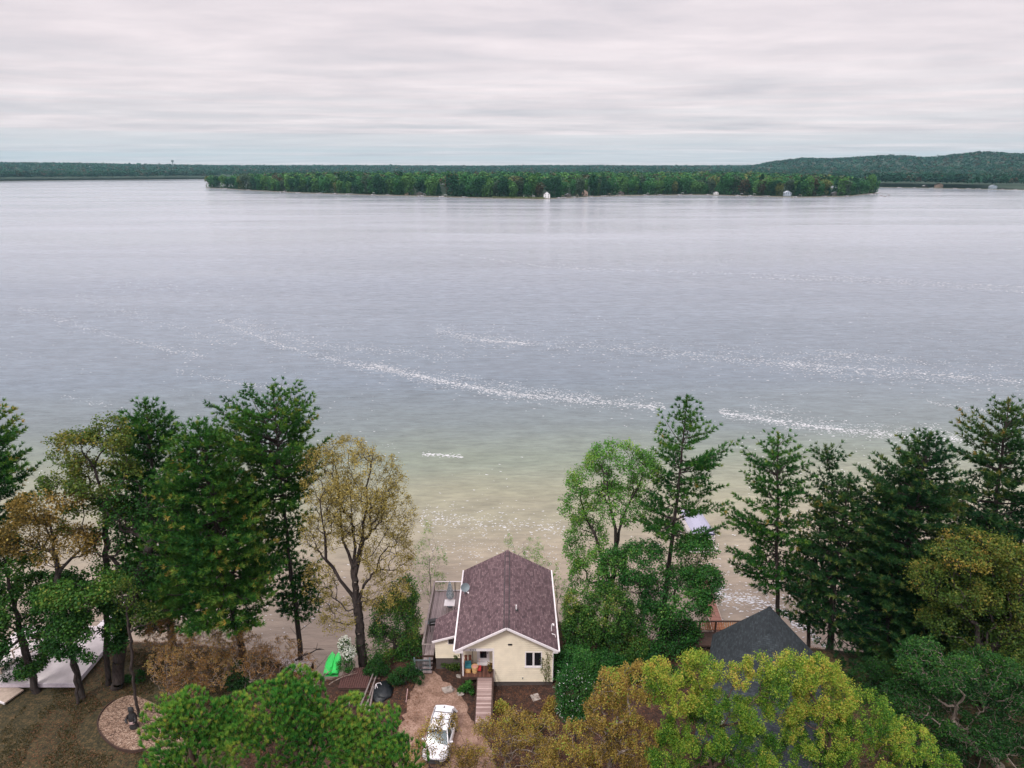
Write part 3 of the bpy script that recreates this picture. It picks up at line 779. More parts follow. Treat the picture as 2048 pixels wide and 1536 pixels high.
for ex in (EXL, EXR):
    vs = [(ex, RY0, EZ), (RX, RY0, RZ_), (RX, RY1, RZ_), (ex, RY1, EZ)]
    uv = [(0, 0), (0, sl), (RY1 - RY0, sl), (RY1 - RY0, 0)]
    if ex > 0: vs.reverse(); uv.reverse()
    vs = [(v[0], v[1], v[2]) for v in vs]; uvquad(roof, vs, uv)
roof_o = roof.build('roof', SHINGLE, house, off=HO)
# ridge cap, dark seams
cap = MB(); 
for s in (-1, 1):
    x1 = RX + s * 0.17; z1 = RZ_ - 0.17 * 0.53 + 0.05
    vs = [(RX, RY0 - .02, RZ_ + 0.05), (x1, RY0 - .02, z1), (x1, RY1 + .02, z1), (RX, RY1 + .02, RZ_ + 0.05)]
    cap.add(vs + [(a, b_, c_ - 0.05) for a, b_, c_ in vs], [(0, 1, 2, 3), (7, 6, 5, 4), (0, 4, 5, 1), (1, 5, 6, 2), (2, 6, 7, 3), (3, 7, 4, 0)], [[(0, 0), (0, .17), (10.6, .17), (10.6, 0)]] * 2 + [[(0, 0)] * 4] * 4)
cap.build('ridge_cap', SHINGLE, roof_o)
seam = MB()
for s in (-1, 1): seam.bar((RX + s * .19, RY0, RZ_ - .19 * .53 + .02), (RX + s * .19, RY1, RZ_ - .19 * .53 + .02), .06, .03)
seam.build('ridge_seam', BLACK, roof_o)
# fascia / rakes / gutters
f = MB()
for ex in (EXL, EXR): f.bar((ex, RY0 - .04, EZ - .08), (RX, RY0 - .04, RZ_ - .08), .06, .17)
f.build('rake_board', WHITE, house, off=HO)
for ex in (EXL, EXR):
    g = MB(); s = -1 if ex < 0 else 1
    g.bar((ex + s * .065, RY0 - .04, EZ - .04), (ex + s * .065, RY1, EZ - .04), .11, .12)
    g.build('gutter', WHITE, house, off=HO)
# soffit returns at the gable feet
for x0, x1 in ((EXL, HX0 + .03), (HX1 - .03, EXR)):
    f = MB(); f.b2((x0, RY0 - .01, EZ - .24), (x1, WY0 - .005, EZ - .17))
    f.build('soffit', WHITE, house, off=HO)
f = MB()
f.add([(EXL, RY0 - .02, EZ - .24), (EXL + .62, RY0 - .02, EZ - .24), (EXL + .62, RY0 - .02, EZ + .16), (EXL, RY0 - .02, EZ - .06)], [(0, 1, 2, 3)])
f.build('eave_end', WHITE, house, off=HO); f = MB()
f.add([(EXR, RY0 - .02, EZ - .24), (EXR - .4, RY0 - .02, EZ - .24), (EXR - .4, RY0 - .02, EZ + .10), (EXR, RY0 - .02, EZ - .06)], [(3, 2, 1, 0)])
f.build('eave_end', WHITE, house, off=HO)
# walls: core + clapboards
PX1 = -1.44; PZ = 5.92; HB = 8.20          # porch right edge, floor, head
BASE = 5.42
core = MB()
def gz(x): return RZ_ - .12 - abs(x - RX) * (RZ_ - EZ) / (3.87)
core.add([(PX1, WY0, BASE), (HX1, WY0, BASE), (HX1, WY0, gz(HX1)), (RX, WY0, gz(RX)), (PX1, WY0, gz(PX1))] , [(0, 1, 2, 3, 4)])
core.add([(HX0, WY0, HB), (PX1, WY0, HB), (PX1, WY0, gz(PX1)), (HX0, WY0, gz(HX0))], [(0, 1, 2, 3)])
core.add([(HX1, WY0, GZ), (HX1, WY1, 3), (HX1, WY1, gz(HX1)), (HX1, WY0, gz(HX1))], [(0, 1, 2, 3)])
core.add([(HX0, 44.4, GZ), (HX0, WY1, 3), (HX0, WY1, gz(HX0)), (HX0, 44.4, gz(HX0))], [(3, 2, 1, 0)])
core.add([(HX0, WY1, 3), (HX1, WY1, 3), (HX1, WY1, gz(HX1)), (RX, WY1, gz(RX)), (HX0, WY1, gz(HX0))], [(4, 3, 2, 1, 0)])
core.add([(HX0, 44.4, PZ - .5), (PX1, 44.4, PZ - .5), (PX1, 44.4, HB + .2), (HX0, 44.4, HB + .2)], [(0, 1, 2, 3)])
core.add([(PX1, WY0, BASE), (PX1, 44.4, BASE), (PX1, 44.4, HB + .2), (PX1, WY0, HB + .2)], [(3, 2, 1, 0)])
wall = core.build('wall', SIDING, house, off=HO)
def clap(mb, y, z0, z1, xf, holes=(), step=.19, face=-1):
    z = z0
    while z < z1 - .01:
        zt = min(z + step, z1); zm = (z + zt) / 2
        x0, x1 = xf(zt)
        if x1 - x0 > .05:
            segs = [(x0, x1)]
            for hx0, hx1, hz0, hz1 in holes:
                if hz0 < zm < hz1:
                    ns = []
                    for a, b_ in segs:
                        if hx1 <= a or hx0 >= b_: ns.append((a, b_)); continue
                        if hx0 > a: ns.append((a, hx0))
                        if hx1 < b_: ns.append((hx1, b_))
                    segs = ns
            for a, b_ in segs:
                yo, yi = y + face * .065, y + face * .006
                mb.add([(a, yo, z), (b_, yo, z), (b_, yi, zt), (a, yi, zt), (a, y, z), (b_, y, z)], [(0, 1, 2, 3), (4, 5, 1, 0)])
        z += step
cb = MB()
WX0, WX1, WZ0, WZ1 = 0.98, 2.27, 6.78, 8.17
kx = 3.87 / (RZ_ - EZ)
xf = lambda z: (max(PX1 if z < HB + .3 else HX0, RX - (RZ_ - .14 - z) * kx), min(HX1, RX + (RZ_ - .14 - z) * kx))
clap(cb, WY0, BASE, 10.5, xf, [(WX0, WX1, WZ0, WZ1)])
clap(cb, 44.4, PZ, HB + .2, lambda z: (HX0, PX1), [(-2.72, -1.76, PZ, 8.1)])
cb.build('clapboards', SIDING, wall)
f = MB(); f.b2((HX0, WY0 + .02, 5.0), (HX0 + .001, WY0 + .03, 5.01))
f = MB()
f.b2((PX1 + .001, WY0 + .01, 4.8), (HX1 - .06, WY0 + .1, BASE)); f.b2((HX1 - .16, WY0 + .1, 2.8), (HX1 - .06, WY1, BASE))
f.build('foundation', CONC, house, off=HO)
f = MB(); f.b2((HX1 - .05, WY0 - .055, BASE - .02), (HX1 + .03, WY0 + .08, EZ - .17)); f.build('corner_board', WHITE, house, off=HO)
f = MB(); f.b2((PX1 - .03, WY0 - .058, BASE - .02), (PX1 + .10, WY0 + .03, HB))
f.b2((HX0, WY0 - .05, HB), (PX1 + .10, WY0 + .05, HB + .24))
f.b2((HX0, WY0 - .055, PZ), (HX0 + .12, WY0 + .07, HB))
f.build('trim', WHITE, house, off=HO)
f = MB(); f.b2((HX0 + .001, WY0 + .05, HB + .02), (PX1, 44.38, HB + .08)); f.build('porch_ceiling', WHITE, house, off=HO)
# double window
w = MB(); 
for a, b_, c_, d_ in ((WX0, WX0 + .08, WZ0, WZ1), (WX1 - .08, WX1, WZ0, WZ1), ((WX0 + WX1) / 2 - .07, (WX0 + WX1) / 2 + .07, WZ0 + .08, WZ1 - .08), (WX0 + .08, WX1 - .08, WZ0, WZ0 + .08), (WX0 + .08, WX1 - .08, WZ1 - .08, WZ1)):
    w.b2((a, WY0 - .06, c_), (b_, WY0 + .05, d_))
wo = w.build('window', WHITE, house, off=HO)
g = MB(); g.b2((WX0 + .07, WY0 - .012, WZ0 + .07), (WX1 - .07, WY0 + .0, WZ1 - .07)); g.build('pane', GLASS, wo)
g = MB(); g.b2((WX0 - .05, WY0 - .10, WZ0 - .06), (WX1 + .05, WY0 - .05, WZ0 - .003)); g.build('sill', WHITE, wo)
g = MB(); g.b2((-.30, WY0 - .07, 8.72), (.02, WY0 - .035, 8.87)); 
g.build('wall_vent', BLACK, house, off=HO)
g = MB(); g.b2((.78, WY0 - .09, 5.68), (.84, WY0 - .036, 5.82)); g.build('outlet', GREYM, house, off=HO)
g = MB()   # gable ornament: two scrolls under the peak
for s in (-1, 1):
    pts = [(RX + s * (.06 + .20 * k / 8), WY0 - .05, 10.12 - .10 * abs(math.sin(k * .9)) - .02 * k) for k in range(9)]
    g.tube(pts, .018, 5)
    g.tube([(RX + s * .05 * math.cos(a) + s * .1, WY0 - .05, 10.02 + .05 * math.sin(a)) for a in np.linspace(0, 6, 9)], .014, 5)
g.build('gable_ornament', WOODG, house, off=HO)
# back door
dr = MB(); 
for a, b_, c_, d_ in ((-2.72, -2.62, PZ, 8.1), (-1.86, -1.76, PZ, 8.1), (-2.62, -1.86, 8.0, 8.1)): dr.b2((a, 44.33, c_), (b_, 44.42, d_))
dr.b2((-2.62, 44.36, PZ), (-1.86, 44.41, PZ + .42)); dr.b2((-2.62, 44.36, PZ + .42), (-2.50, 44.41, 8.0)); dr.b2((-1.98, 44.36, PZ + .42), (-1.86, 44.41, 8.0)); dr.b2((-2.50, 44.36, 7.9), (-1.98, 44.41, 8.0))
do = dr.build('door', WHITE, house, off=HO)
g = MB(); g.b2((-2.50, 44.375, PZ + .42), (-1.98, 44.395, 7.9)); g.build('door_glass', GLASS, do)
g = MB(); g.box((-1.92, 44.32, PZ + .9), (.04, .06, .12)); g.build('handle', BLACK, do)
g = MB(); g.b2((-2.75, 44.0, PZ + .003), (-1.73, 44.33, PZ + .10)); g.build('door_step', WHITE, house, off=HO)
g = MB(); g.box((-1.68, 44.3, 7.85), (.1, .1, .2)); g.lathe([(.03, 0), (.07, .05), (.06, .14), (.02, .18)], 8, (-1.68, 44.24, 7.72)); g.build('porch_lamp', BLACK, house, off=HO)
# porch floor, skirt, posts
pf = MB(); pf.b2((HX0 - .05, WY0 - .15, PZ - .1), (PX1 - .04, 44.35, PZ)); po = pf.build('porch_floor', PORCHW, house, off=HO)
g = MB(); g.b2((HX0 - .05, WY0 - .19, PZ - .22), (PX1 - .04, WY0 - .152, PZ + .01))
for x in (HX0 + .06, -2.6, PX1 - .2): g.b2((x - .06, WY0 - .1, 4.9), (x + .06, WY0 + .02, PZ - .11))
g.build('porch_skirt', WOODD, house, off=HO)
g = MB(); g.b2((HX0 - .12, WY0 - .12, 4.9), (HX0 - .01, WY0 + .0, HB - .002)); g.build('porch_post', WOODD, house, off=HO)
# ramp with side rail
rm = MB(); ry0, ry1, rz0, rz1 = WY0 - .2, 39.0, PZ - .02, 5.12
rm.add([(-2.62, ry0, rz0), (-1.52, ry0, rz0), (-1.52, ry1, rz1), (-2.62, ry1, rz1), (-2.62, ry0, rz0 - .08), (-1.52, ry0, rz0 - .08), (-1.52, ry1, rz1 - .08), (-2.62, ry1, rz1 - .08)], [(3, 2, 1, 0), (4, 5, 6, 7), (0, 4, 7, 3), (1, 2, 6, 5), (3, 7, 6, 2), (0, 1, 5, 4)])
rampo = rm.build('ramp', DECKY, house, off=HO)
g = MB()
for x in (-2.66, -1.48): g.bar((x, ry0, rz0 - .05), (x, ry1, rz1 - .05), .05, .2)
for k in range(5):
    t_ = k / 4; g.bar((-1.42, ry0 + (ry1 - ry0) * t_ - .05 * (k == 0), rz0 + (rz1 - rz0) * t_ - .4), (-1.42, ry0 + (ry1 - ry0) * t_ - .02, rz0 + (rz1 - rz0) * t_ + .75), .07, .07)
g.bar((-1.42, ry0, rz0 + .78), (-1.42, ry1, rz1 + .78), .09, .05)
g.build('ramp_rail', WOODD, rampo)
# lean-to
LX0, LY0, LY1, LZ0, LZ1 = -6.2, 44.4, 48.0, 7.86, 8.42
lr = MB(); ll = math.hypot(1.9, .56)
uvquad(lr, [(LX0, LY0, LZ0), (EXL + .03, LY0, LZ1), (EXL + .03, LY1, LZ1), (LX0, LY1 - .9, LZ0)], [(0, 0), (0, ll), (3.6, ll), (2.7, 0)])
lro = lr.build('side_roof', SHINGLE, house, off=HO)
g = MB(); g.bar((LX0, LY0 - .03, LZ0 - .06), (EXL, LY0 - .03, LZ1 - .06), .05, .16); g.build('fascia', WHITE, lro)
lw = MB(); lw.add([(-6.02, 44.7, 6.1), (HX0, 44.7, 6.1), (HX0, 44.7, 8.42), (-6.02, 44.7, 7.82)], [(0, 1, 2, 3)]); lw.add([(-6.02, 44.7, 6.1), (-6.02, 47.2, 6.1), (-6.02, 47.2, 7.82), (-6.02, 44.7, 7.82)], [(3, 2, 1, 0)])
lwo = lw.build('side_wall', SIDING, house, off=HO)
g = MB(); clap(g, 44.7, 6.1, 8.3, lambda z: (-6.02 if z < 7.8 else -6.02 + (z - 7.8) * 3.5, HX0), [(-5.0, -4.2, 7.42, 7.92)]); g.build('clapboards', SIDING, lwo)
g = MB(); g.b2((-6.0, 44.72, 4.7), (HX0, 47.1, 6.1)); g.build('side_base', CONC, house, off=HO)
g = MB(); g.b2((-5.02, 44.62, 7.40), (-4.18, 44.69, 7.94)); wo = g.build('window', WHITE, house, off=HO)
g = MB(); g.b2((-4.96, 44.60, 7.46), (-4.24, 44.618, 7.88)); g.build('pane', GLASS, wo)
# roof furniture
g = MB(); vx, vy = .33, 45.05; vz = RZ_ - (vx - RX) * .527
g.lathe([(.055, -.05), (.055, .42), (.04, .42)], 12, (vx, vy, vz)); vp = g.build('vent_pipe', WHITE, house, off=HO)
g = MB(); g.lathe([(.17, -.09), (.15, .0), (.07, .06)], 12, (vx, vy, vz)); g.build('flashing', BLACK, vp)
g = MB(); mx, my = 3.05, 44.4; mz = RZ_ - (mx - RX) * .527
g.tube([(mx, my, mz - .1), (mx, my, mz + .55), (mx + .05, my - .05, mz + .68), (mx + .14, my - .1, mz + .66)], .035, 8); g.tube([(mx, my - .5, mz + .12), (mx + .22, my - .75, mz + .22), (mx + .28, my - .75, mz + .0)], .03, 6)
g.box((mx + .13, my - .1, mz + .62), (.13, .13, .12)); g.build('service_mast', WHITE, house, off=HO)
# house number above the porch
tcu = bpy.data.curves.new('num', 'FONT'); tcu.body = '4323'; tcu.size = .24; tcu.extrude = .006; tcu.align_x = 'CENTER'
to = bpy.data.objects.new('num', tcu); COL.objects.link(to); bpy.context.view_layer.update()
me = bpy.data.meshes.new_from_object(to.evaluated_get(bpy.context.evaluated_depsgraph_get())); bpy.data.objects.remove(to)
no = link_mesh('house_number', me, BLACK, house); no.rotation_euler = (R(90), 0, 0); no.location = (-2.95, WY0 - .065 - 42.9, HB + .04 - GZ)

# deck behind the lean-to (its own structure of the house)
DZ = 5.92; dx0, dx1, dy0, dy1 = -7.12, HX0 - .02, 45.2, 53.8
dk = MB(); dk.b2((dx0, dy0, DZ - .1), (-6.24, 47.3, DZ)); dk.b2((dx0, 47.3, DZ - .1), (dx1, dy1, DZ)); deck = dk.build('deck', DECKW, house, off=HO)
g = MB()
for x, y in [(dx0 + .1, y) for y in (45.3, 48, 51, 53.7)] + [(-5.5, 53.7), (-4.0, 53.7)]: g.b2((x - .07, y - .07, .5 if y > 49 else 3.0), (x + .07, y + .07, DZ - .1))
g.b2((dx0, dy0 - .04, DZ - .3), (-6.24, dy0 - .002, DZ - .0)); g.b2((dx0 - .04, dy0, DZ - .28), (dx0 - .002, dy1, DZ)); g.b2((dx0, dy1 + .002, DZ - .28), (dx1, dy1 + .04, DZ))
g.build('deck_frame', WOODD, deck)
g = MB()
g.b2((dx0 - .02, dy0, DZ + 1.0), (dx0 + .13, dy1, DZ + 1.05)); g.b2((dx0 + .03, dy0, DZ + .1), (dx0 + .09, dy1, DZ + .15))
g.b2((dx0, dy0 - .05, DZ + 1.0), (-6.30, dy0 + .05, DZ + 1.048))
for k in range(8): 
    y = dy0 + .05 + k * (dy1 - dy0 - .1) / 7; g.b2((dx0, y - .04, DZ), (dx0 + .09, y + .04, DZ + 1.0))
for k in range(60):
    y = dy0 + .15 + k * .143; g.b2((dx0 + .045, y - .012, DZ + .15), (dx0 + .075, y + .012, DZ + 1.0))
g.build('deck_railing', WOODG, deck)
g = MB(); g.b2((dx0 + .14, dy1 - .08, DZ + 1.0), (dx1, dy1 + .02, DZ + 1.04)); g.b2((dx0 + .14, dy1 - .06, DZ + .08), (dx1, dy1 - .0, DZ + .12))
g.build('back_rail', WHITE, deck)
g = MB()
for x in (-5.2, -4.1): g.b2((x - .04, dy1 - .07, DZ), (x + .04, dy1, DZ + 1.0))
for k in range(24): x = dx0 + .25 + k * .13; g.b2((x - .008, dy1 - .04, DZ + .12), (x + .008, dy1 - .025, DZ + 1.0))
g.build('rail_posts', BLACK, deck)
# steps down from the deck
g = MB()
for k in range(5): g.b2((dx0 + .05, dy0 - .32 - k * .28, DZ - .22 - k * .18), (-6.28, dy0 - .06 - k * .28, DZ - .17 - k * .18))
g.build('deck_steps', DECKW, deck)

DEFOFF = None
# ---- things on the deck
def thing(name, label, cat, loc, rz=0, group=None): return tag(empty(name, loc, rz), label, cat, group)
tb = thing('patio_table', 'white square patio table on the deck behind the house', 'table', (-5.45, 51.0, DZ + .002))
g = MB(); g.box((0, 0, .74), (.92, .92, .04)); g.build('table_top', WHITE, tb, bevel=.01)
for x, y in ((-.36, -.36), (.36, -.36), (.36, .36), (-.36, .36)): g = MB(); g.bar((x, y, 0), (x * .95, y * .95, .72), .05, .05); g.build('leg', WHITE, tb)
um = thing('closed_parasol', 'closed blue and white striped parasol standing through the deck table', 'parasol', (-5.45, 51.62, DZ + .002))
g = MB(); g.lathe([(.3, 0), (.3, .05), (.06, .09)], 16); g.build('base', GREYM, um)
g = MB(); g.tube([(0, 0, .05), (0, 0, 2.5)], .025, 8); g.build('pole', WOODP, um)
m, t, out = new_mat('striped_canvas')
co = N(t, 'ShaderNodeTexCoord').outputs['Object']; s = N(t, 'ShaderNodeSeparateXYZ'); L(t, co, s.inputs[0])
st = mth(t, 'GREATER_THAN', mth(t, 'FRACT', mth(t, 'MULTIPLY', s.outputs[2], 7.5)), .5)
p = N(t, 'ShaderNodeBsdfPrincipled', i_Roughness=.8); L(t, mix(t, st, (.72, .74, .75), (.05, .15, .22)), p.inputs['Base Color']); L(t, p.outputs[0], out.inputs[0]); CANV = m
g = MB(); b0 = len(g.v); prof = [(.24, .85), (.29, 1.0), (.26, 1.3), (.19, 1.7), (.12, 2.15), (.04, 2.45)]; nn = 24
for r, z in prof:
    for k in range(nn): a = 6.283 * k / nn; rr = r * (1 + .22 * math.cos(a * 8)); g.v.append((rr * math.cos(a), rr * math.sin(a), z))
for i_ in range(5):
    for k in range(nn): g.f.append((i_ * nn + k, i_ * nn + (k + 1) % nn, (i_ + 1) * nn + (k + 1) % nn, (i_ + 1) * nn + k)); g.uv.append(None)
g.build('canopy', CANV, um, smooth=True)
gr = thing('barbecue_grill', 'dark covered barbecue grill by the left rail of the deck', 'grill', (-6.55, 48.3, DZ + .002), R(10))
g = MB(); g.box((0, 0, .72), (.72, .55, .22)); g.build('firebox', BLACK, gr, bevel=.03)
g = MB(); g.tube([(-.36, 0, .84), (.36, 0, .84)], .25, 14); g.build('lid', BLACK, gr, smooth=False)
g = MB(); g.tube([(-.25, -.29, .88), (.25, -.29, .88)], .018, 6); g.build('handle', METAL, gr)
for s in (-1, 1): g = MB(); g.box((s * .52, 0, .8), (.3, .45, .03)); g.build('side_shelf', GREYM, gr)
for x, y in ((-.3, -.2), (.3, -.2), (.3, .2), (-.3, .2)): g = MB(); g.bar((x, y, 0), (x, y, .62), .04, .04); g.build('leg', BLACK, gr)
ch = thing('folding_chair', 'small wooden chair beside the white table on the deck', 'chair', (-5.0, 49.4, DZ + .002), R(25))
g = MB(); g.box((0, 0, .42), (.45, .42, .03)); g.build('seat', WOODP, ch)
g = MB(); g.box((0, .2, .72), (.45, .03, .4), rx=R(-12)); g.build('backrest', WOODP, ch)
for s in (-1, 1):
    g = MB(); g.bar((s * .2, -.25, 0), (s * .2, .18, .6), .03, .03); g.build('leg', WOODP, ch)
    g = MB(); g.bar((s * .22, .28, 0), (s * .22, -.15, .41), .03, .03); g.build('leg', WOODP, ch)
sd = thing('satellite_dish', 'grey oval satellite dish mounted at the left eave of the brown roof', 'satellite dish', (-3.95, 49.2, EZ + .20))
g = MB(); pr = [(0.0, 0)] + [(.40 * k / 6, .10 * (k / 6) ** 2) for k in range(1, 7)]
bm_ = []
for r, z in pr[1:]: bm_.append((r, z))
g.lathe([(.02, 0)] + bm_ + [(.40, .115)] + [(r, z + .015) for r, z in reversed(bm_)], 24, sx=1.0, sy=.9)
dish = g.build('reflector', GREYM, sd, smooth=True); dish.rotation_euler = (R(58), 0, R(28)); dish.location = (0, 0, .62)
g = MB(); g.tube([(0, .02, -.25), (0, .05, .35), (0, .02, .6)], .03, 8); g.build('mount', GREYM, sd)
g = MB(); g.tube([(.05, -.08, .35), (.3, -.42, .38)], .018, 6); g.box((.33, -.46, .42), (.09, .12, .09)); g.build('feed_arm', WHITE, sd)

# ---- porch things
ORANGE = pmat('orange_plastic', (.55, .26, .08), .6); TEAL = pmat('teal_plastic', (.03, .16, .19), .6); REDP = pmat('red_plastic', (.5, .05, .05), .5); YELP = pmat('yellow_plastic', (.62, .40, .18), .6)
PINKP = pmat('pink_toys', (.6, .3, .25), .6)
tk = thing('toy_kitchen', 'orange and teal plastic play kitchen on the porch beside the post', 'toy', (-3.38, 43.35, PZ + .002))
g = MB(); g.box((0, 0, .2), (.42, .4, .4)); g.build('base', ORANGE, tk, bevel=.02)
g = MB(); g.box((0, .02, .5), (.52, .44, .2)); g.box((0, .18, .72), (.5, .08, .26)); g.build('top', TEAL, tk, bevel=.03)
g = MB(); g.box((0, -.205, .2), (.3, .02, .24)); g.build('door', YELP, tk)
tk = thing('toy_bucket', 'pale orange ribbed tub in the middle of the porch', 'tub', (-2.86, 43.3, PZ + .002))
g = MB(); g.lathe([(.19, 0), (.2, .15), (.22, .17), (.21, .3), (.24, .33), (.24, .48), (.27, .5), (.27, .55), (.22, .55), (.21, .5)], 20); g.build('tub', YELP, tk, smooth=False)
g = MB(); g.lathe([(.2, .5), (.19, .545), (.05, .56)], 20); g.build('lid', PINKP, tk)
tk = thing('toy_cart', 'small red plastic cart beside the orange tub on the porch', 'toy', (-2.52, 43.45, PZ + .002))
g = MB(); g.box((0, 0, .22), (.3, .42, .22)); g.build('tray', REDP, tk, bevel=.03)
for x in (-.15, .15):
    for y in (-.14, .14): g = MB(); g.tube([(x - .02, y, .08), (x + .02, y, .08)], .08, 12); g.build('wheel', BLACK, tk)
g = MB(); g.tube([(0, .2, .3), (0, .42, .7), (.1, .42, .72), (-.1, .42, .72)], .015, 6); g.build('handle', PINKP, tk)
BRN = pmat('brown_plush', (.22, .08, .05), .9)
for dx, lb_ in ((-.12, 'brown stuffed toy leaning on the play kitchen, nearer the porch post'), (.2, 'brown stuffed toy leaning on the play kitchen, farther from the porch post')):
    tk = thing('stuffed_toy', lb_, 'toy', (-3.45 + dx, 43.85, PZ + .002), 0, 'stuffed toys on the porch')
    g = MB(); g.lathe([(.10, .0), (.14, .08), (.15, .5), (.11, .78), (.05, .86)], 12); g.build('body', BRN, tk, smooth=True)
    g = MB(); g.lathe([(.01, 0), (.11, .06), (.12, .13), (.08, .22), (.01, .25)], 12, (0, 0, .86)); [g.lathe([(.01, 0), (.04, .03), (.01, .07)], 8, (e * .08, 0, 1.06)) for e in (-1, 1)]; g.build('head', BRN, tk, smooth=True)
wc = thing('wind_chime', 'dark hanging wind chime on a long rod beside the back door', 'wind chime', (-3.02, 43.6, HB - .002))
g = MB(); g.tube([(0, 0, 0), (0, 0, -1.6)], .022, 6); g.build('rod', BLACK, wc)
g = MB(); g.lathe([(.02, -.05), (.09, -.15), (.11, -.25), (.06, -.38), (.02, -.42)], 10); g.build('bell', BLACK, wc)
rng = np.random.default_rng(5)
for x_, y_, k_, lb_ in ((-1.75, 43.6, 1.0, 'larger dark flower pot with bronze foliage at the right end of the porch'), (-1.70, 43.2, .75, 'smaller dark flower pot with bronze foliage at the right end of the porch')):
    fp = thing('flower_pot', lb_, 'potted plant', (x_, y_, PZ + .002), 0, 'flower pots on the porch')
    g = MB(); g.lathe([(.12 * k_, 0), (.17 * k_, .25 * k_), (.18 * k_, .28 * k_), (.14 * k_, .28 * k_)], 12); g.build('pot', WOODD, fp)
    V_, F_, T_ = leaves(rng, np.array([[0, 0, .5], [0, 0, .35]]) * k_, 40, .22 * k_, .09, np.array([.5, .4])); link_mesh('foliage', np_mesh('foliage', V_, F_, {'tone': ('FACE', T_)}), BRONZE, fp)

# ---------------------------------------------------------------- CAR
PAINT = pmat('white_car_paint', (.80, .80, .83), .22, var=.01, coat=.6)
TYRE = pmat('tyre', (.02, .02, .02), .8); CLAD = pmat('grey_cladding', (.05, .05, .055), .6)
WSH = pmat('windshield', (.03, .06, .07), .05, var=.2, spec=.8)
cy0 = thing('parked_car', 'white compact SUV parked nose towards the viewer on the dirt drive', 'car', (-4.95, 37.35, 5.04), R(180 + -7))
cy0.scale = (1, .93, 1)
# local: +Y forward (towards camera after turn), width x
W2 = .90
st = [  # y, z_low, z_belt, belt half width, roof half width, z_roof (0 = no greenhouse)
    (-2.15, .45, .95, .74, .0, 0), (-2.10, .38, 1.02, .80, .0, 0), (-1.95, .34, 1.06, .86, 0, 0), (-1.4, .30, 1.05, .90, 0, 0), (-.6, .28, 1.02, .91, 0, 0), (.3, .28, 1.0, .91, 0, 0),
    (.95, .28, .98, .90, 0, 0), (1.4, .30, .93, .88, 0, 0), (1.85, .34, .84, .82, 0, 0), (2.08, .40, .74, .70, 0, 0), (2.16, .46, .66, .58, 0, 0)]
g = MB(); rings = []
for y, zl, zb_, hw, _, _ in st:
    ring = [(-hw * .93, zl), (-hw, zl + .14), (-hw * 1.01, (zl + zb_) / 2), (-hw * .985, zb_ - .12), (-hw * .90, zb_ - .01), (-hw * .45, zb_ + .035), (0, zb_ + .045), (hw * .45, zb_ + .035), (hw * .90, zb_ - .01), (hw * .985, zb_ - .12), (hw * 1.01, (zl + zb_) / 2), (hw, zl + .14), (hw * .93, zl)]
    rings.append([(x, y, z) for x, z in ring])
nr = 13
for r_ in rings: g.v += r_
for i_ in range(len(rings) - 1):
    for k in range(nr):
        k2 = (k + 1) % nr; g.f.append((i_ * nr + k, (i_ + 1) * nr + k, (i_ + 1) * nr + k2, i_ * nr + k2)); g.uv.append(None)
g.f.append(tuple(range(nr))); g.uv.append(None); e_ = (len(rings) - 1) * nr; g.f.append(tuple(e_ + nr - 1 - k for k in range(nr))); g.uv.append(None)
body = g.build('body', PAINT, cy0, smooth=True)
bv = body.modifiers.new('s', 'SUBSURF'); bv.levels = 1; bv.render_levels = 1
# greenhouse: pillars+glass solid, roof panel on top
gh = [(-2.02, 1.02, .74, -1.72, 1.56, .60), ]
g = MB()
lo = [(-.80, -1.98, 1.02), (.80, -1.98, 1.02), (.82, -.6, 1.03), (.82, .3, 1.0), (.76, 1.12, .97), (-.76, 1.12, .97), (-.82, .3, 1.0), (-.82, -.6, 1.03)]
hi = [(-.56, -1.72, 1.56), (.56, -1.72, 1.56), (.64, -.8, 1.62), (.63, -.05, 1.62), (.56, .32, 1.54), (-.56, .32, 1.54), (-.63, -.05, 1.62), (-.64, -.8, 1.62)]
g.add(lo + hi, [(k, (k + 1) % 8, 8 + (k + 1) % 8, 8 + k) for k in range(8)] + [tuple(range(8, 16))]); g.build('windows', WSH, cy0)
g = MB()
rp = [[(-.60, -1.93, 1.54), (0, -1.98, 1.57), (.60, -1.93, 1.54)], [(-.66, -1.5, 1.62), (0, -1.55, 1.67), (.66, -1.5, 1.62)], [(-.68, -.8, 1.66), (0, -.8, 1.71), (.68, -.8, 1.66)], [(-.67, -.1, 1.65), (0, -.1, 1.70), (.67, -.1, 1.65)], [(-.60, .38, 1.57), (0, .42, 1.60), (.60, .38, 1.57)]]
for r_ in rp: g.v += r_
for r_ in rp: g.v += [(x, y, z - .07) for x, y, z in r_]
for i_ in range(4):
    for k in range(2): g.f.append((i_ * 3 + k, i_ * 3 + k + 1, i_ * 3 + k + 4, i_ * 3 + k + 3)); g.uv.append(None)
    for k, d in ((0, 0), (2, 0)): g.f.append((i_ * 3 + k, i_ * 3 + k + 3, 15 + i_ * 3 + k + 3, 15 + i_ * 3 + k)); g.uv.append(None)
for q in (0, 12):
    for k in range(2): g.f.append((q + k, q + k + 1, 15 + q + k + 1, 15 + q + k)); g.uv.append(None)
ro = g.build('roof_panel', PAINT, cy0, smooth=False, bevel=.02)
g = MB()
for s in (-1, 1): g.tube([(s * .60, -1.6, 1.64), (s * .62, -1.3, 1.72), (s * .62, -.2, 1.74), (s * .60, .05, 1.68)], .022, 6)
for y in (-1.1, -.45): g.bar((-.62, y, 1.725), (.62, y, 1.725), .045, .02)
g.build('roof_rack', CLAD, ro); g = MB(); g.box((0, -1.62, 1.70), (.04, .16, .07)); g.build('antenna', CLAD, ro)
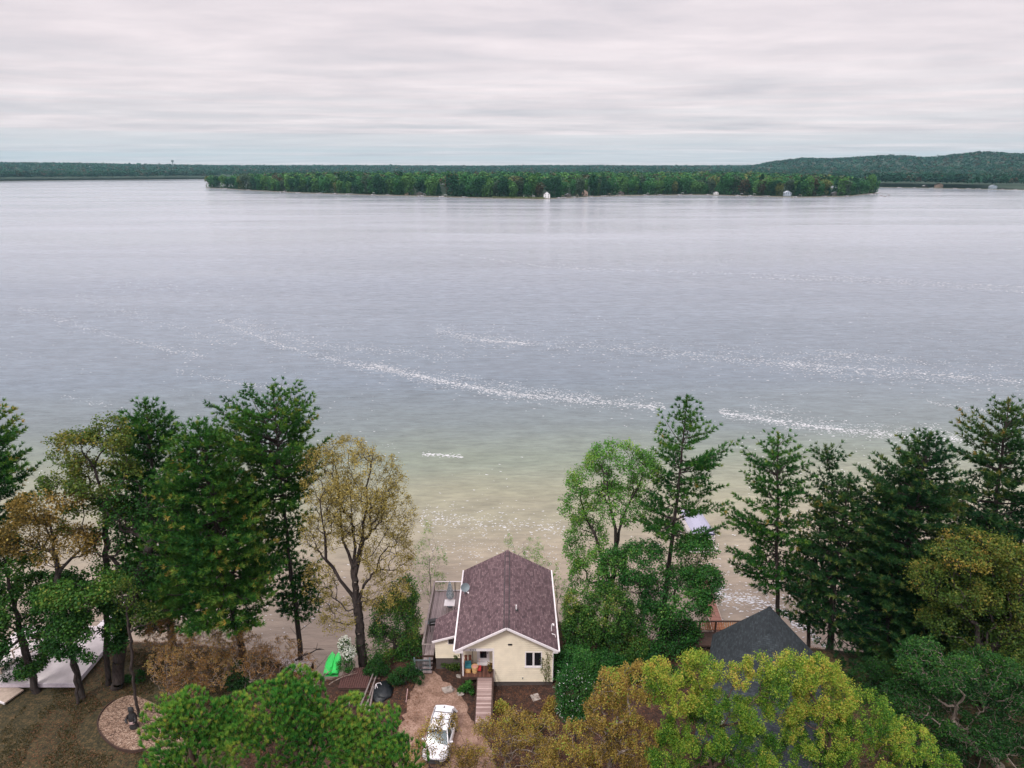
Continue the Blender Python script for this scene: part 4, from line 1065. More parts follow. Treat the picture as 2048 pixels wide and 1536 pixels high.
for s in (-1, 1):
    for pa, pb_, pw, ph_ in (((s * .80, 1.10, .98), (s * .585, .34, 1.58), .06, .05), ((s * .84, -.1, 1.0), (s * .655, -.12, 1.62), .03, .07), ((s * .84, -.95, 1.02), (s * .665, -.9, 1.63), .03, .08), ((s * .80, -2.0, 1.0), (s * .59, -1.75, 1.57), .05, .22)):
        g = MB(); g.bar(pa, pb_, pw, ph_); g.build('pillar', PAINT, cy0)
for s in (-1, 1):
    g = MB(); g.box((s * .98, .82, 1.02), (.20, .12, .13)); g.build('wing_mirror', PAINT, cy0, bevel=.03)
    g = MB(); g.box((s * .62, 2.02, .70), (.30, .22, .13), rz=s * -R(30)); g.build('headlight', METAL, cy0, bevel=.03)
    g = MB(); g.box((s * .70, -2.10, .92), (.18, .12, .26)); g.build('tail_light', REDP, cy0)
    for y in (-1.32, 1.33):
        g = MB(); g.tube([(s * .72, y, .34), (s * .93, y, .34)], .34, 20); wh = g.build('wheel', TYRE, cy0)
        g = MB(); g.tube([(s * .925, y, .34), (s * .945, y, .34)], .21, 14); g.build('rim', METAL, wh)
g = MB(); g.box((0, 2.13, .58), (.8, .10, .16)); g.build('grille', CLAD, cy0); g = MB(); g.box((0, 2.10, .36), (1.3, .14, .12)); g.build('bumper', CLAD, cy0, bevel=.02)
g = MB(); g.box((0, -2.16, .45), (1.4, .12, .2)); g.build('bumper', CLAD, cy0, bevel=.03)

# ---------------------------------------------------------------- NEIGHBOUR HOUSE (dark roof), turned 21 degrees
apx = at_y(1540, 1213, 44.2)
NZ = apx.z
nb_ = thing('neighbour_house', 'house with a steep slate-grey roof half hidden by yellow-green treetops', 'house', (apx.x, apx.y, GZ - 1.2), R(-21))
rg_ = NZ - (GZ - 1.2)                  # ridge height in local z
hw = 3.9; dp = 3.6; ez = rg_ - dp; LR = 7.6
def lq(mb, vs, flip=False):
    o_ = Vector(vs[0]); u_ = (Vector(vs[1]) - o_).normalized(); n_ = u_.cross(Vector(vs[2]) - o_).normalized(); v_ = n_.cross(u_)
    uv = [((Vector(v) - o_).dot(u_), (Vector(v) - o_).dot(v_)) for v in vs]
    uvquad(mb, vs, uv, .1)
g = MB()
lq(g, [(-hw, -LR + 2.0, ez), (-hw, 0, ez), (0, 0, rg_), (0, -LR + 4.3, rg_)][::-1])
lq(g, [(hw, 0, ez), (hw, -LR + 2.0, ez), (0, -LR + 4.3, rg_), (0, 0, rg_)][::-1])
lq(g, [(-hw, -LR + 2.0, ez), (hw, -LR + 2.0, ez), (0, -LR + 4.3, rg_)])
nro = g.build('roof', SHINGLE_B, nb_)
g = MB(); lq(g, [(-hw - .2, -LR - 2.5, ez - 1.6), (hw + .2, -LR - 2.5, ez - 1.6), (hw, -LR + 2.03, ez + .02), (-hw, -LR + 2.03, ez + .02)])
g.build('lower_roof', SHINGLE_B, nb_)
g = MB()
for s in (-1, 1): g.add([(0, 0.02, rg_ + .04), (s * .2, .02, rg_ - .14), (s * .2, -LR + 4.4, rg_ - .14), (0, -LR + 4.4, rg_ + .04)], [(0, 1, 2, 3)], [[(0, 0), (.2, 0), (.2, 3), (0, 3)]])
g.build('ridge_cap', SHINGLE_B, nro)
g = MB(); g.b2((-hw + .4, -LR - 2.2, 0), (hw - .4, -.35, ez - 1.7 + .1)); g.b2((-hw + .4, -LR + 2.2, ez - 1.65), (hw - .4, -.35, ez - .02)); g.build('wall', pmat('grey_siding', (.3, .3, .32), .6), nb_)
g = MB(); g.box((-2.4, -LR - .8, ez - .75), (.18, .18, .5)); g.build('vent_pipe', WHITE, nb_)
# its deck with the orange slatted rail
dkc = at_z(1430, 1280, 6.0)
nd = thing('neighbour_deck', 'raised deck with dark rail and orange balusters left of the slate roof', 'deck', (dkc.x, dkc.y + .6, 4.2), 0)
g = MB(); g.b2((-3.2, -.9, 1.35), (3.2, .9, 1.5)); g.build('deck_floor', WOODD, nd)
g = MB(); g.b2((-3.2, .82, 2.46), (3.2, .94, 2.53)); g.b2((-3.2, .85, 1.6), (3.2, .91, 1.66))
for x in (-3.1, -.9, .45, 3.1): g.b2((x - .06, .82, .2), (x + .06, .92, 2.46))
for x in (-.75, .6): g.b2((x - .08, -.8, -2), (x + .08, -.7, 1.35))
g.build('rail', WOODD, nd)
g = MB()
for k in range(42): x = -3.0 + k * .146; g.b2((x - .035, .86, 1.66), (x + .035, .90, 2.46))
g.build('baluster_row', WOODO, nd)
# red dock running out from it
a_, b_ = at_z(1437, 1258, .75), at_z(1404, 1160, .75)
dk_ = thing('red_dock', 'reddish board dock running out over the sandy shallows on the right', 'dock', (a_.x, a_.y, 0), math.atan2(-(b_.x - a_.x), b_.y - a_.y))
ln_ = (b_ - a_).length
g = MB(); g.b2((-.62, -3.4, .66), (.62, ln_, .75)); g.build('deck_boards', DOCKR, dk_)
g = MB()
for s in (-1, 1): g.b2((s * .62 - .03, -3.4, .62), (s * .62 + .03, ln_, .80))
g.build('edge_boards', WOODP, dk_)
for k in range(6):
    for s in (-1, 1): g = MB(); g.tube([(s * .7, -3.0 + k * (ln_ + 2.8) / 5, -1.4), (s * .7, -3.0 + k * (ln_ + 2.8) / 5, .85)], .05, 6); g.build('post', METAL, dk_)
# pontoon boat on a lift
LAV = pmat('lavender_cover', (.33, .33, .43), .7, var=.06); NAVY = pmat('navy_panel', (.03, .035, .08), .5)
pbp = at_z(1406, 1096, 0.2)
pb = thing('pontoon_boat', 'pontoon boat under a pale lavender cover moored beyond the right pine', 'boat', (pbp.x, pbp.y, .55), R(3))
g = MB(); g.box((0, 2.9, .55), (2.5, 6.2, .12)); g.build('deck', METAL, pb)
for s in (-1, 1):
    g = MB(); g.tube([(s * .85, -.3, .25), (s * .85, .3, .22), (s * .85, 5.6, .22), (s * .85, 6.3, .4)], [.12, .3, .3, .08], 12); g.build('pontoon', METAL, pb, smooth=True)
for s in (-1, 1):
    g = MB(); g.b2((s * .45, -.12, .62), (s * 1.25, -.06, 1.0)); g.b2((s * .45, -.12, 1.06), (s * 1.25, -.06, 1.42)); g.b2((s * 1.22, -.05, .62), (s * 1.27, 5.8, 1.4)); g.build('side_panel', WHITE, pb)
    g = MB(); g.b2((s * .44, -.16, 1.0), (s * 1.3, -.04, 1.05)); g.b2((s * .44, -.16, 1.43), (s * 1.3, -.04, 1.52)); g.build('stripe', NAVY, pb)
g = MB(); g.b2((-.44, -.10, .62), (.44, -.04, 1.5)); g.build('gate', NAVY, pb)
g = MB(); V_ = []
for j, y in enumerate(np.linspace(-.05, 5.8, 8)):
    h = 1.52 + .75 * math.sin(min(1, (j + .4) / 4) * 1.57) * (1 if j < 5 else 1 - .3 * (j - 4))
    for x, zf in ((-1.3, 0), (-.8, .55), (0, 1), (.8, .55), (1.3, 0)): g.v.append((x, y, 1.5 + (h - 1.5) * zf + .02))
for j in range(7):
    for k in range(4): g.f.append((j * 5 + k, j * 5 + k + 1, j * 5 + k + 6, j * 5 + k + 5)); g.uv.append(None)
g.build('cover', LAV, pb)
lf = thing('boat_lift', 'white tubular boat lift frame under the covered pontoon boat', 'boat lift', (pbp.x, pbp.y, -.9), R(3))
g = MB()
for y in (-.6, 5.2):
    for s in (-1, 1): g.tube([(s * 1.55, y, 0), (s * 1.55, y, 2.0)], .05, 6)
    g.bar((-1.55, y, 1.35), (1.55, y, 1.35), .1, .1)
for s in (-1, 1): g.bar((s * 1.0, -.6, 1.38), (s * 1.0, 5.2, 1.38), .1, .12); g.bar((s * 1.55, -.6, .95), (s * 1.55, 5.2, .95), .08, .08)
g.bar((-1.55, -.6, .95), (1.55, -.6, .95), .07, .07)
g.build('frame', WHITE, lf)

# ---------------------------------------------------------------- BOATHOUSE, left dock
GRN = pmat('green_siding', (.045, .085, .065), .6, var=.1)
fr, fl_, bk = at_z(150, 1367, 5.6), at_z(-80, 1367, 5.6), at_z(232, 1252, 5.6)
bw = fr.x - fl_.x; bd = bk.y - fr.y
bh = thing('boathouse', 'dark green boathouse with a broad flat white roof at the water on the left', 'boathouse', (fr.x, fr.y, 1.0))
g = MB(); g.b2((-bw, 0, 4.35), (0, bd, 4.6)); rf = g.build('roof', WHITE_R, bh)
g = MB(); g.b2((-bw, -.05, 4.28), (.05, -.003, 4.62)); g.b2((.003, -.003, 4.28), (.06, bd, 4.62)); g.build('fascia', pmat('lilac_fascia', (.55, .5, .56), .5), rf)
g = MB(); g.b2((-bw + .3, .3, 0), (-.25, bd - .3, 4.35)); g.build('wall', GRN, bh)
g = MB()
zz_ = [(.9, 4.2), (.9, 3.3), (2.1, 3.9), (2.1, 2.6), (bd - .4, 3.4)]
for (y0, z0), (y1, z1) in zip(zz_, zz_[1:]): g.bar((-.22, y0 + 1.6, z0 - .3), (-.22, y1 + 1.6, z1 - .3), .09, .05)
g.b2((-.25, bd - .42, 0), (-.17, bd - .28, 4.3))
g.build('trim', WHITE, bh)
g = MB(); g.bar((-2.6, -1.5, 4.12), (-2.6, 2.0, 4.65), .2, .2)
wl = thing('plank_walk', 'pale board walkway at the left edge of the white boathouse roof', 'walkway', tuple(at_z(5, 1385, 5.15)), R(-20))
g = MB(); g.b2((-2.2, -.7, -.02), (1.3, .7, .08)); g.build('boards', WOODP, wl); g = MB(); g.b2((-2.2, -.78, -.06), (1.3, -.71, .1)); g.build('edge_board', WHITE, wl)
hp = at_z(-5, 1345, 5.65)
for a3, b3, lb_ in (((-1.0, 0, .6), (1.2, 3.4, .75), 'pale wooden handrail beyond the white boathouse roof, the left one of two'), ((.3, -.2, .4), (2.4, 3.0, .6), 'pale wooden handrail beyond the white boathouse roof, the right one of two')):
    hr = thing('stair_rail', lb_, 'handrail', tuple(hp), 0, 'handrails by the boathouse'); g = MB(); g.bar(a3, b3, .12, .08); g.build('rail', WOODP, hr)
    for q in (.03, .5, .97): c3 = Vector(a3).lerp(Vector(b3), q); g = MB(); g.bar((c3.x, c3.y, -.05), (c3.x, c3.y, c3.z - .04), .08, .08); g.build('post', WOODP, hr)
d0, d1 = at_z(215, 1245, .7), at_z(392, 1070, .7)
ld = thing('white_dock', 'long white dock leading straight out from the green boathouse', 'dock', (d0.x, d0.y, 0), math.atan2(-(d1.x - d0.x), d1.y - d0.y))
ln_ = (d1 - d0).length
g = MB(); g.b2((-.7, -3, .6), (.7, ln_, .7)); g.b2((-2.4, ln_ - 1.6, .601), (-.703, ln_, .699)); g.build('deck_boards', DOCKW, ld)
for k in range(6):
    for s in (-1, 1): g = MB(); g.tube([(s * .76, -2 + k * (ln_ + 1.8) / 5, -1.4), (s * .76, -2 + k * (ln_ + 1.8) / 5, 1.0)], .05, 6); g.build('post', METAL, ld)
g = MB(); g.b2((.704, -3, .5), (.80, ln_, .74)); g.build('edge_board', WOODD, ld)

# ---------------------------------------------------------------- GARDEN THINGS
m, t, out = new_mat('wood_chips')
co = N(t, 'ShaderNodeTexCoord').outputs['Object']
vv = N(t, 'ShaderNodeTexVoronoi', i_Scale=13.0); L(t, co, vv.inputs['Vector'])
sp = N(t, 'ShaderNodeSeparateXYZ'); L(t, vv.outputs['Color'], sp.inputs[0])
nb = noise(t, co, 1.1, 4, .6)
c = ramp(t, mth(t, 'ADD', mth(t, 'MULTIPLY', sp.outputs[0], .6), mth(t, 'MULTIPLY', nb, .4)), [(.15, (.05, .028, .02)), (.45, (.21, .13, .09)), (.75, (.38, .27, .20)), (.9, (.56, .46, .38))]).outputs[0]
p = N(t, 'ShaderNodeBsdfPrincipled', i_Roughness=.95); L(t, c, p.inputs['Base Color'])
b = N(t, 'ShaderNodeBump', i_Strength=.9, i_Distance=.04); L(t, vv.outputs['Distance'], b.inputs['Height']); L(t, b.outputs[0], p.inputs['Normal']); L(t, p.outputs[0], out.inputs[0]); CHIPS = m
bed_px = [(264, 1392), (232, 1402), (208, 1422), (197, 1446), (201, 1464), (216, 1482), (240, 1497), (268, 1502), (292, 1499), (302, 1512), (330, 1536), (365, 1540), (372, 1480), (345, 1440), (312, 1410)]
w = [at_z(a, b_, 5.1) for a, b_ in bed_px]
def smooth_loop(w, k=6):
    n = len(w); o = []
    for i_ in range(n):
        p0, p1, p2, p3 = w[i_ - 1], w[i_], w[(i_ + 1) % n], w[(i_ + 2) % n]
        for q in range(k):
            u = q / k; o.append(0.5 * ((2 * p1) + (p2 - p0) * u + (2 * p0 - 5 * p1 + 4 * p2 - p3) * u * u + (3 * p1 - p0 - 3 * p2 + p3) * u ** 3))
    return o
sm = smooth_loop(w)
me = bpy.data.meshes.new('mulch_bed'); me.from_pydata([(v.x, v.y, 5.16) for v in sm] + [(v.x, v.y, 4.9) for v in sm], [], [tuple(range(len(sm)))] + [(k, (k + 1) % len(sm), (k + 1) % len(sm) + len(sm), k + len(sm)) for k in range(len(sm))]); me.update()
tag(link_mesh('mulch_bed', me, CHIPS), 'rounded bed of pinkish wood chips in the lawn', 'mulch', kind='stuff')
eg = thing('bed_edging', 'dark curved edging band along the lawn side of the wood-chip bed', 'edging', tuple(sm[20] + Vector((0, 0, -.15))))
g = MB(); seg = sm[6:56]; off_ = sm[20] + Vector((0, 0, -.15)); cc = sum(sm, Vector()) / len(sm)
for a, b_ in zip(seg, seg[1:]):
    a2 = a + (a - cc).normalized() * .07; b2_ = b_ + (b_ - cc).normalized() * .07; g.bar(Vector((a2.x, a2.y, 5.12)) - off_, Vector((b2_.x, b2_.y, 5.12)) - off_, .07, .24)
g.build('edging_band', WOODD, eg)
sc_ = thing('garden_statue', 'dark standing carved statue in the wood-chip bed next to the thin trunk', 'statue', tuple(at_z(269, 1455, 5.16)))
g = MB(); g.lathe([(.30, 0), (.34, .12), (.24, .3), (.27, .6), (.33, .95), (.24, 1.2), (.16, 1.34), (.2, 1.48), (.2, 1.62), (.1, 1.76), (.02, 1.8)], 14, sy=.8)
g.tube([(-.22, -.08, 1.12), (-.36, -.25, .85), (-.2, -.36, .72)], [.09, .08, .06], 8); g.tube([(.22, -.08, 1.12), (.36, -.25, .85), (.2, -.36, .72)], [.09, .08, .06], 8)
for s in (-1, 1): g.lathe([(.01, 0), (.06, .03), (.05, .08), (.01, .11)], 8, (s * .15, 0, 1.68))
g.build('body', pmat('black_carving', (.02, .02, .022), .6, bump=.02), sc_, smooth=True)
g = MB(); g.box((.06, -.26, .62), (.3, .06, .16), rz=.2); g.build('sign_board', pmat('pinkish_board', (.5, .36, .36), .7), sc_)
# twin-hulled green boat lying upturned
GP = pmat('bright_green_plastic', (.045, .60, .12), .35, var=.08)
kb = at_z(661, 1352, 5.0); kz = float(near_h(np.float64(kb.x), np.float64(kb.y)))
kk = thing('paddle_boat', 'bright green plastic boat lying upturned among fallen branches', 'boat', (kb.x, kb.y, 4.95))
def hull(x0, w_, l_, h_):
    g = MB(); n_ = 12; m_ = 16
    for i_ in range(m_):
        u = i_ / (m_ - 1); y = u * l_; ww = w_ * (1 - abs(2 * u - .85) ** 3.2 * .62 if u > .4 else 1 - .12 * (1 - u / .4)); hh = h_ * (1 - max(0, u - .55) ** 2 * 2.2) * (.85 + .15 * min(1, u * 6))
        for k in range(n_ + 1):
            a = math.pi * k / n_; g.v.append((x0 * (1 - .35 * max(0, u - .5)) + ww * math.cos(a), y, hh * math.sin(a) ** .7 + y * .30))
    for i_ in range(m_ - 1):
        for k in range(n_): q = i_ * (n_ + 1) + k; g.f.append((q, q + 1, q + n_ + 2, q + n_ + 1)); g.uv.append(None)
    g.f.append(tuple(range(n_ + 1))); g.uv.append(None); e_ = (m_ - 1) * (n_ + 1); g.f.append(tuple(e_ + n_ - k for k in range(n_ + 1))); g.uv.append(None)
    return g
for s in (-1, 1): hull(s * .30, .33, 1.95, .36).build('hull', GP, kk, smooth=True)
g = MB(); g.bar((-.1, .5, .46), (-.1, 1.7, .72), .2, .05); g.build('deck_panel', GP, kk)
# long poles lying on bearers
PG = 'long poles lying beside the dark tarp'
for (x0, y0), (x1, y1), zz1, lb_ in (((747, 1345), (716, 1425), .55, 'longest brown pole lying on the poles beside the dark tarp'), ((752, 1352), (728, 1426), .3, 'second brown pole, nearer the dark tarp'), ((748, 1372), (737, 1428), .2, 'short brown pole lying closest to the dark tarp'), ((708, 1384), (698, 1410), .15, 'short stray pole left of the longer poles')):
    a3, b3 = at_z(x0, y0, 5.1 + zz1), at_z(x1, y1, 5.1 + zz1 * .6); g = MB(); g.tube([a3 - b3, (a3 - b3) / 2 + Vector((0, 0, .02)), (0, 0, 0)], [.05, .065, .07], 8); o = g.build('pole', WOODG); o.location = b3; tag(o, lb_, 'pole', PG)
for q, lb_ in ((.1, 'far cross log under the long brown poles'), (.5, 'middle cross log under the long brown poles'), (.9, 'near cross log under the long brown poles')):
    g = MB(); g.tube([(-.7, 0, 0), (.7, .05, .02)], .10, 8); o = g.build('cross_log', WOODD); o.location = Vector(at_z(744, 1352, 5.12)).lerp(Vector(at_z(722, 1420, 5.12)), q); tag(o, lb_, 'log', 'cross logs under the poles')
# brown slatted pallet platform
pz_ = thing('wooden_platform', 'low reddish-brown slatted wooden platform below the big oak trunk', 'platform', tuple(at_z(712, 1362, 5.0)))
g = MB()
for k in range(13): g.b2((-1.1 + k * .17, -1.1, .30), (-1.1 + k * .17 + .13, 1.1, .34))
g.build('slats', pmat('rusty_boards', (.10, .045, .04), .85, var=.3), pz_)
g = MB()
for y in (-1.0, 0, 1.0):
    g = MB(); g.b2((-1.1, y - .05, .05), (1.1, y + .05, .298)); g.build('bearer', WOODD, pz_)
# tarp-covered pile
tp = thing('tarp_pile', 'lumpy pile under a black tarp at the edge of the dirt drive', 'tarp', tuple(at_z(765, 1385, 5.0)))
g = MB(); n_ = 22; rr_ = np.random.default_rng(4)
for i_ in range(9):
    for k in range(n_):
        a = 6.283 * k / n_; r = 1.05 * (1 - (i_ / 9) ** 2.2) * (1 + .12 * math.sin(3 * a + i_) + .05 * rr_.normal()); g.v.append((r * math.cos(a) * .75, r * math.sin(a), -.05 + .075 * i_ + .03 * rr_.normal()))
for i_ in range(8):
    for k in range(n_): g.f.append((i_ * n_ + k, i_ * n_ + (k + 1) % n_, (i_ + 1) * n_ + (k + 1) % n_, (i_ + 1) * n_ + k)); g.uv.append(None)
g.f.append(tuple(8 * n_ + k for k in range(n_))); g.uv.append(None)
g.build('tarp', pmat('black_tarp', (.008, .012, .016), .5, bump=.03), tp, smooth=True)
wf = thing('bent_frame', 'bent white metal frame lying on the black tarp', 'frame', tuple(at_z(757, 1372, 5.62)))
g = MB(); g.tube([(-.2, -.3, 0), (-.22, .1, .06), (-.1, .2, .08), (.12, .24, .08), (.2, .1, .03)], .022, 6); g.tube([(-.2, .1, .06), (-.02, -.25, .04)], .02, 6); g.build('tube', WHITE, wf)
# gate & bin by the side of the house
gt = thing('yard_gate', 'dark grey slatted yard gate left of the house steps', 'gate', tuple(at_z(845, 1343, 5.0)))
g = MB()
for x in (-.6, .62): g.b2((x - .05, -.05, 0), (x + .05, .05, 1.3))
g.build('gate_posts', GREYM, gt)
g = MB(); g.b2((-.54, -.02, 1.05), (.56, .02, 1.12)); g.b2((-.54, -.02, .12), (.56, .02, .18))
for k in range(11): g.b2((-.5 + k * .1, -.012, .18), (-.47 + k * .1, .012, 1.05))
g.build('gate_panel', GREYM, gt)
ws = thing('water_tap', 'white standpipe tap at the drive edge left of the yard gate', 'tap', tuple(at_z(832, 1352, 5.0)))
g = MB(); g.tube([(0, 0, 0), (0, 0, .7)], .035, 8); g.tube([(0, 0, .65), (0, -.15, .66), (0, -.18, .58)], .03, 6); g.box((0, 0, .74), (.16, .05, .04)); g.build('pipe', WHITE, ws)
mk = thing('marker_stake', 'thin pale pink stake leaning at the left side of the drive', 'stake', tuple(at_z(812, 1405, 5.0)))
g = MB(); g.tube([(0, 0, 0), (.12, .25, .95)], .025, 6); g.box((.12, .25, .95), (.06, .05, .1)); g.build('stake', pmat('pink_stake', (.6, .4, .4), .7), mk)
def rock(name, label, px, py, s, seed, mat=STONE, sq=.6, z=5.0):
    r = np.random.default_rng(seed); g = MB(); n_ = 12; m_ = 7
    for i_ in range(m_):
        ph = math.pi * (i_ + .5) / m_
        for k in range(n_):
            a = 6.283 * k / n_; q = s * (1 + .16 * math.sin(2 * a + seed) + .1 * r.normal()); g.v.append((q * math.sin(ph) * math.cos(a), q * math.sin(ph) * math.sin(a) * .8, q * sq * (math.cos(ph) + .6)))
    for i_ in range(m_ - 1):
        for k in range(n_): g.f.append((i_ * n_ + k, (i_ + 1) * n_ + k, (i_ + 1) * n_ + (k + 1) % n_, i_ * n_ + (k + 1) % n_)); g.uv.append(None)
    g.f.append(tuple(range(n_))); g.uv.append(None); g.f.append(tuple((m_ - 1) * n_ + n_ - 1 - k for k in range(n_))); g.uv.append(None)
    o = g.build(name, mat, None); o.location = at_z(px, py, z); o.location.z -= .1 * s
    return tag(o, label, 'rock')
rock('boulder', 'large pale boulder in the planting bed beside the drive', 897, 1382, .44, 1)
rock('boulder', 'small grey rock just right of the pale boulder', 921, 1389, .26, 2)
rock('boulder', 'small pale rock at the corner under the porch post', 918, 1354, .22, 3)
g = MB(); g.box((0, 0, .05), (.62, .62, .06), rz=.35, rx=.12); o = g.build('paving_slab', STONE); o.location = at_z(1071, 1396, 5.0); tag(o, 'single pale square paving slab on the soil in front of the house', 'paving slab')
# pale dock sections hauled onto the bank
ds = at_z(545, 1336, 3.6)
DSM = pmat('pale_grey_boards', (.42, .37, .37), .85, var=.3, nscale=8)
for k, od_ in enumerate(('leftmost', 'second from the left', 'third from the left', 'rightmost')):
    dd_ = thing('dock_section', 'pale grey timber dock section on the left bank, %s of four' % od_, 'dock section', (ds.x - 2.25 + k * 1.55, ds.y + .04 * k, ds.z - .15 + .015 * k), R(2 - k), 'dock sections hauled onto the bank')
    g = MB(); g.b2((-.74, -.9, .1), (.74, .9, .22)); g.build('boards', DSM, dd_)
    for y in (-.65, .65): g = MB(); g.b2((-.74, y - .05, -.8), (.74, y + .05, .098)); g.build('bearer', WOODD, dd_)
sh_ = at_z(1684, 1285, 4.0)
rock('boulder', 'small white rock seen between the dark pines on the right bank', 1686, 1277, .3, 9, WHITE, z=4.0)
# ---------------------------------------------------------------- TREES AND SHRUBS OF THE BANK
def gz_(x, y): return float(near_h(np.float64(x), np.float64(y)))
def cone(label, y, axis, rows, r0, seed, **kw):
    a = ax_px(y, axis); b0 = a[0]; g = gz_(b0.x, b0.y); a[0].z = min(b0.z, g) if b0.z > g else g
    a[0].z = g
    if a[1].z <= g + .3: a.pop(1)
    top = a[-1]
    def axpx(py):
        ys = [q[1] for q in sorted(axis, key=lambda q: q[1])]; xs = [q[0] for q in sorted(axis, key=lambda q: q[1])]
        return float(np.interp(py, ys, xs))
    pr = pxprof(y, [(py, axpx(py), l, r) for py, l, r in rows]); pr.append((top.z, .12, .12, .12))
    return conifer(label, a, pr, r0, seed=seed, **kw)
PINES = 'tall pines along the bank'
cone('pine with yellow-tipped branches cut by the left edge of the photo', 49, [(-30, 1300), (-30, 790)], [(820, -60, 20), (860, -90, 58), (905, -100, 45), (930, -110, 72), (980, -110, 50), (1010, -100, 75), (1060, -90, 30)], .3, 11, group=PINES, tip=.55, gapn=.2, nbr=6)
cone('dense dark pine with a flat bushy top, leftmost of the two highest left pines', 47, [(352, 1335), (318, 1050), (290, 800)], [(815, 266, 322), (845, 246, 352), (890, 214, 352), (950, 222, 380), (1020, 236, 376), (1100, 236, 380), (1180, 246, 380), (1235, 270, 380)], .30, 12, group=PINES, tip=.3, nbr=7, whorl=.5)
cone('broad full pine with golden tips in front of the highest left pine', 43.5, [(494, 1345), (450, 1150), (395, 845)], [(865, 350, 432), (905, 335, 462), (960, 320, 490), (1020, 300, 515), (1080, 290, 530), (1140, 292, 552), (1180, 305, 552), (1215, 350, 535)], .30, 13, group=PINES, tip=.5, nbr=7, whorl=.48, dens=1.15, tone=.46)
cone('tallest left pine with a wide fan-shaped top and bare lower trunk', 47.5, [(606, 1335), (580, 1130), (562, 960), (545, 772)], [(785, 500, 590), (805, 442, 612), (835, 418, 628), (870, 416, 640), (910, 440, 645), (950, 436, 640), (985, 455, 620), (1005, 520, 600), (1040, 500, 625), (1075, 530, 600), (1100, 548, 605), (1140, 530, 645), (1190, 545, 650), (1225, 570, 630)], .24, 14, group=PINES, tip=.18, nbr=6, rise=(.7, .05), dead=6)
cone('open layered pine with long upswept right branches, right of the light green tree', 49, [(1322, 1290), (1335, 1150), (1348, 1050), (1360, 940), (1374, 792)], [(812, 1354, 1396), (838, 1335, 1420), (862, 1300, 1438), (885, 1325, 1462), (915, 1315, 1475), (945, 1290, 1432), (975, 1300, 1440), (1005, 1240, 1482), (1030, 1270, 1468), (1056, 1285, 1430), (1075, 1320, 1390)], .25, 15, group=PINES, tip=.35, gapn=.22, nbr=5, whorl=.68, rise=(.7, .1))
cone('pine with a rounded top and thin straight trunk behind the slate roof', 50, [(1553, 1330), (1554, 1100), (1556, 866)], [(880, 1524, 1594), (905, 1494, 1608), (940, 1476, 1606), (975, 1500, 1606), (1005, 1470, 1602), (1032, 1442, 1612), (1065, 1478, 1600), (1090, 1452, 1604), (1120, 1468, 1600), (1150, 1474, 1585), (1168, 1500, 1570)], .22, 16, group=PINES, tip=.42, gapn=.12, nbr=5, whorl=.62, rise=(.7, .08))
cone('crooked thin pine with an umbrella-like tuft on top, between two fuller pines', 49.5, [(1611, 1335), (1622, 1180), (1640, 1060), (1668, 985), (1650, 890)], [(898, 1615, 1682), (912, 1612, 1684), (935, 1640, 1660), (965, 1600, 1700), (1000, 1606, 1712), (1040, 1640, 1690), (1080, 1596, 1690), (1130, 1570, 1690), (1180, 1550, 1670), (1225, 1560, 1650), (1250, 1590, 1640)], .17, 17, group=PINES, tip=.2, gapn=.2, nbr=5, whorl=.6, mat=PINE_D)
cone('dark pine with a thick straight trunk just right of the slate roof', 47.5, [(1652, 1345), (1668, 1150), (1700, 955)], [(975, 1665, 1745), (1030, 1640, 1770), (1090, 1615, 1780), (1150, 1600, 1790), (1210, 1610, 1790), (1260, 1625, 1790)], .28, 18, group=PINES, tip=.08, gapn=.2, nbr=6, whorl=.62, mat=PINE_D)
cone('large dark pine with a ragged pointed crown on the right bank', 46, [(1745, 1400), (1800, 1150), (1862, 866)], [(885, 1822, 1892), (915, 1782, 1908), (945, 1738, 1916), (990, 1728, 1922), (1040, 1700, 1915), (1100, 1690, 1900), (1160, 1690, 1890), (1220, 1700, 1880), (1290, 1700, 1860), (1350, 1710, 1840)], .32, 19, group=PINES, tip=.12, gapn=.08, nbr=7, whorl=.52, mat=PINE_D, dens=1.1)
cone('tall open pine cut by the right edge of the photo', 46, [(1945, 1350), (1985, 1050), (2018, 798)], [(815, 1972, 2060), (845, 1932, 2075), (880, 1920, 2100), (905, 1906, 2110), (950, 1925, 2110), (990, 1895, 2110), (1040, 1905, 2100), (1090, 1915, 2090)], .3, 20, group=PINES, tip=.3, gapn=.3, nbr=6, whorl=.66, rise=(.7, .15), mat=PINE_D)
cone('short dark pine filling the gap below the right-edge oak, behind it', 44.5, [(1930, 1440), (1955, 1220), (1975, 1020)], [(1040, 1940, 2015), (1090, 1900, 2060), (1150, 1870, 2090), (1220, 1850, 2100), (1290, 1840, 2110), (1360, 1850, 2110)], .24, 21, group=PINES, tip=.08, nbr=7, whorl=.5, mat=PINE_D)
cone('short dark pine between the large ragged pine and the right-edge oak', 44, [(1830, 1440), (1842, 1250), (1850, 1090)], [(1105, 1825, 1880), (1150, 1800, 1900), (1210, 1780, 1920), (1280, 1770, 1925), (1350, 1770, 1920)], .2, 22, group=PINES, tip=.08, nbr=7, whorl=.5, mat=PINE_D)
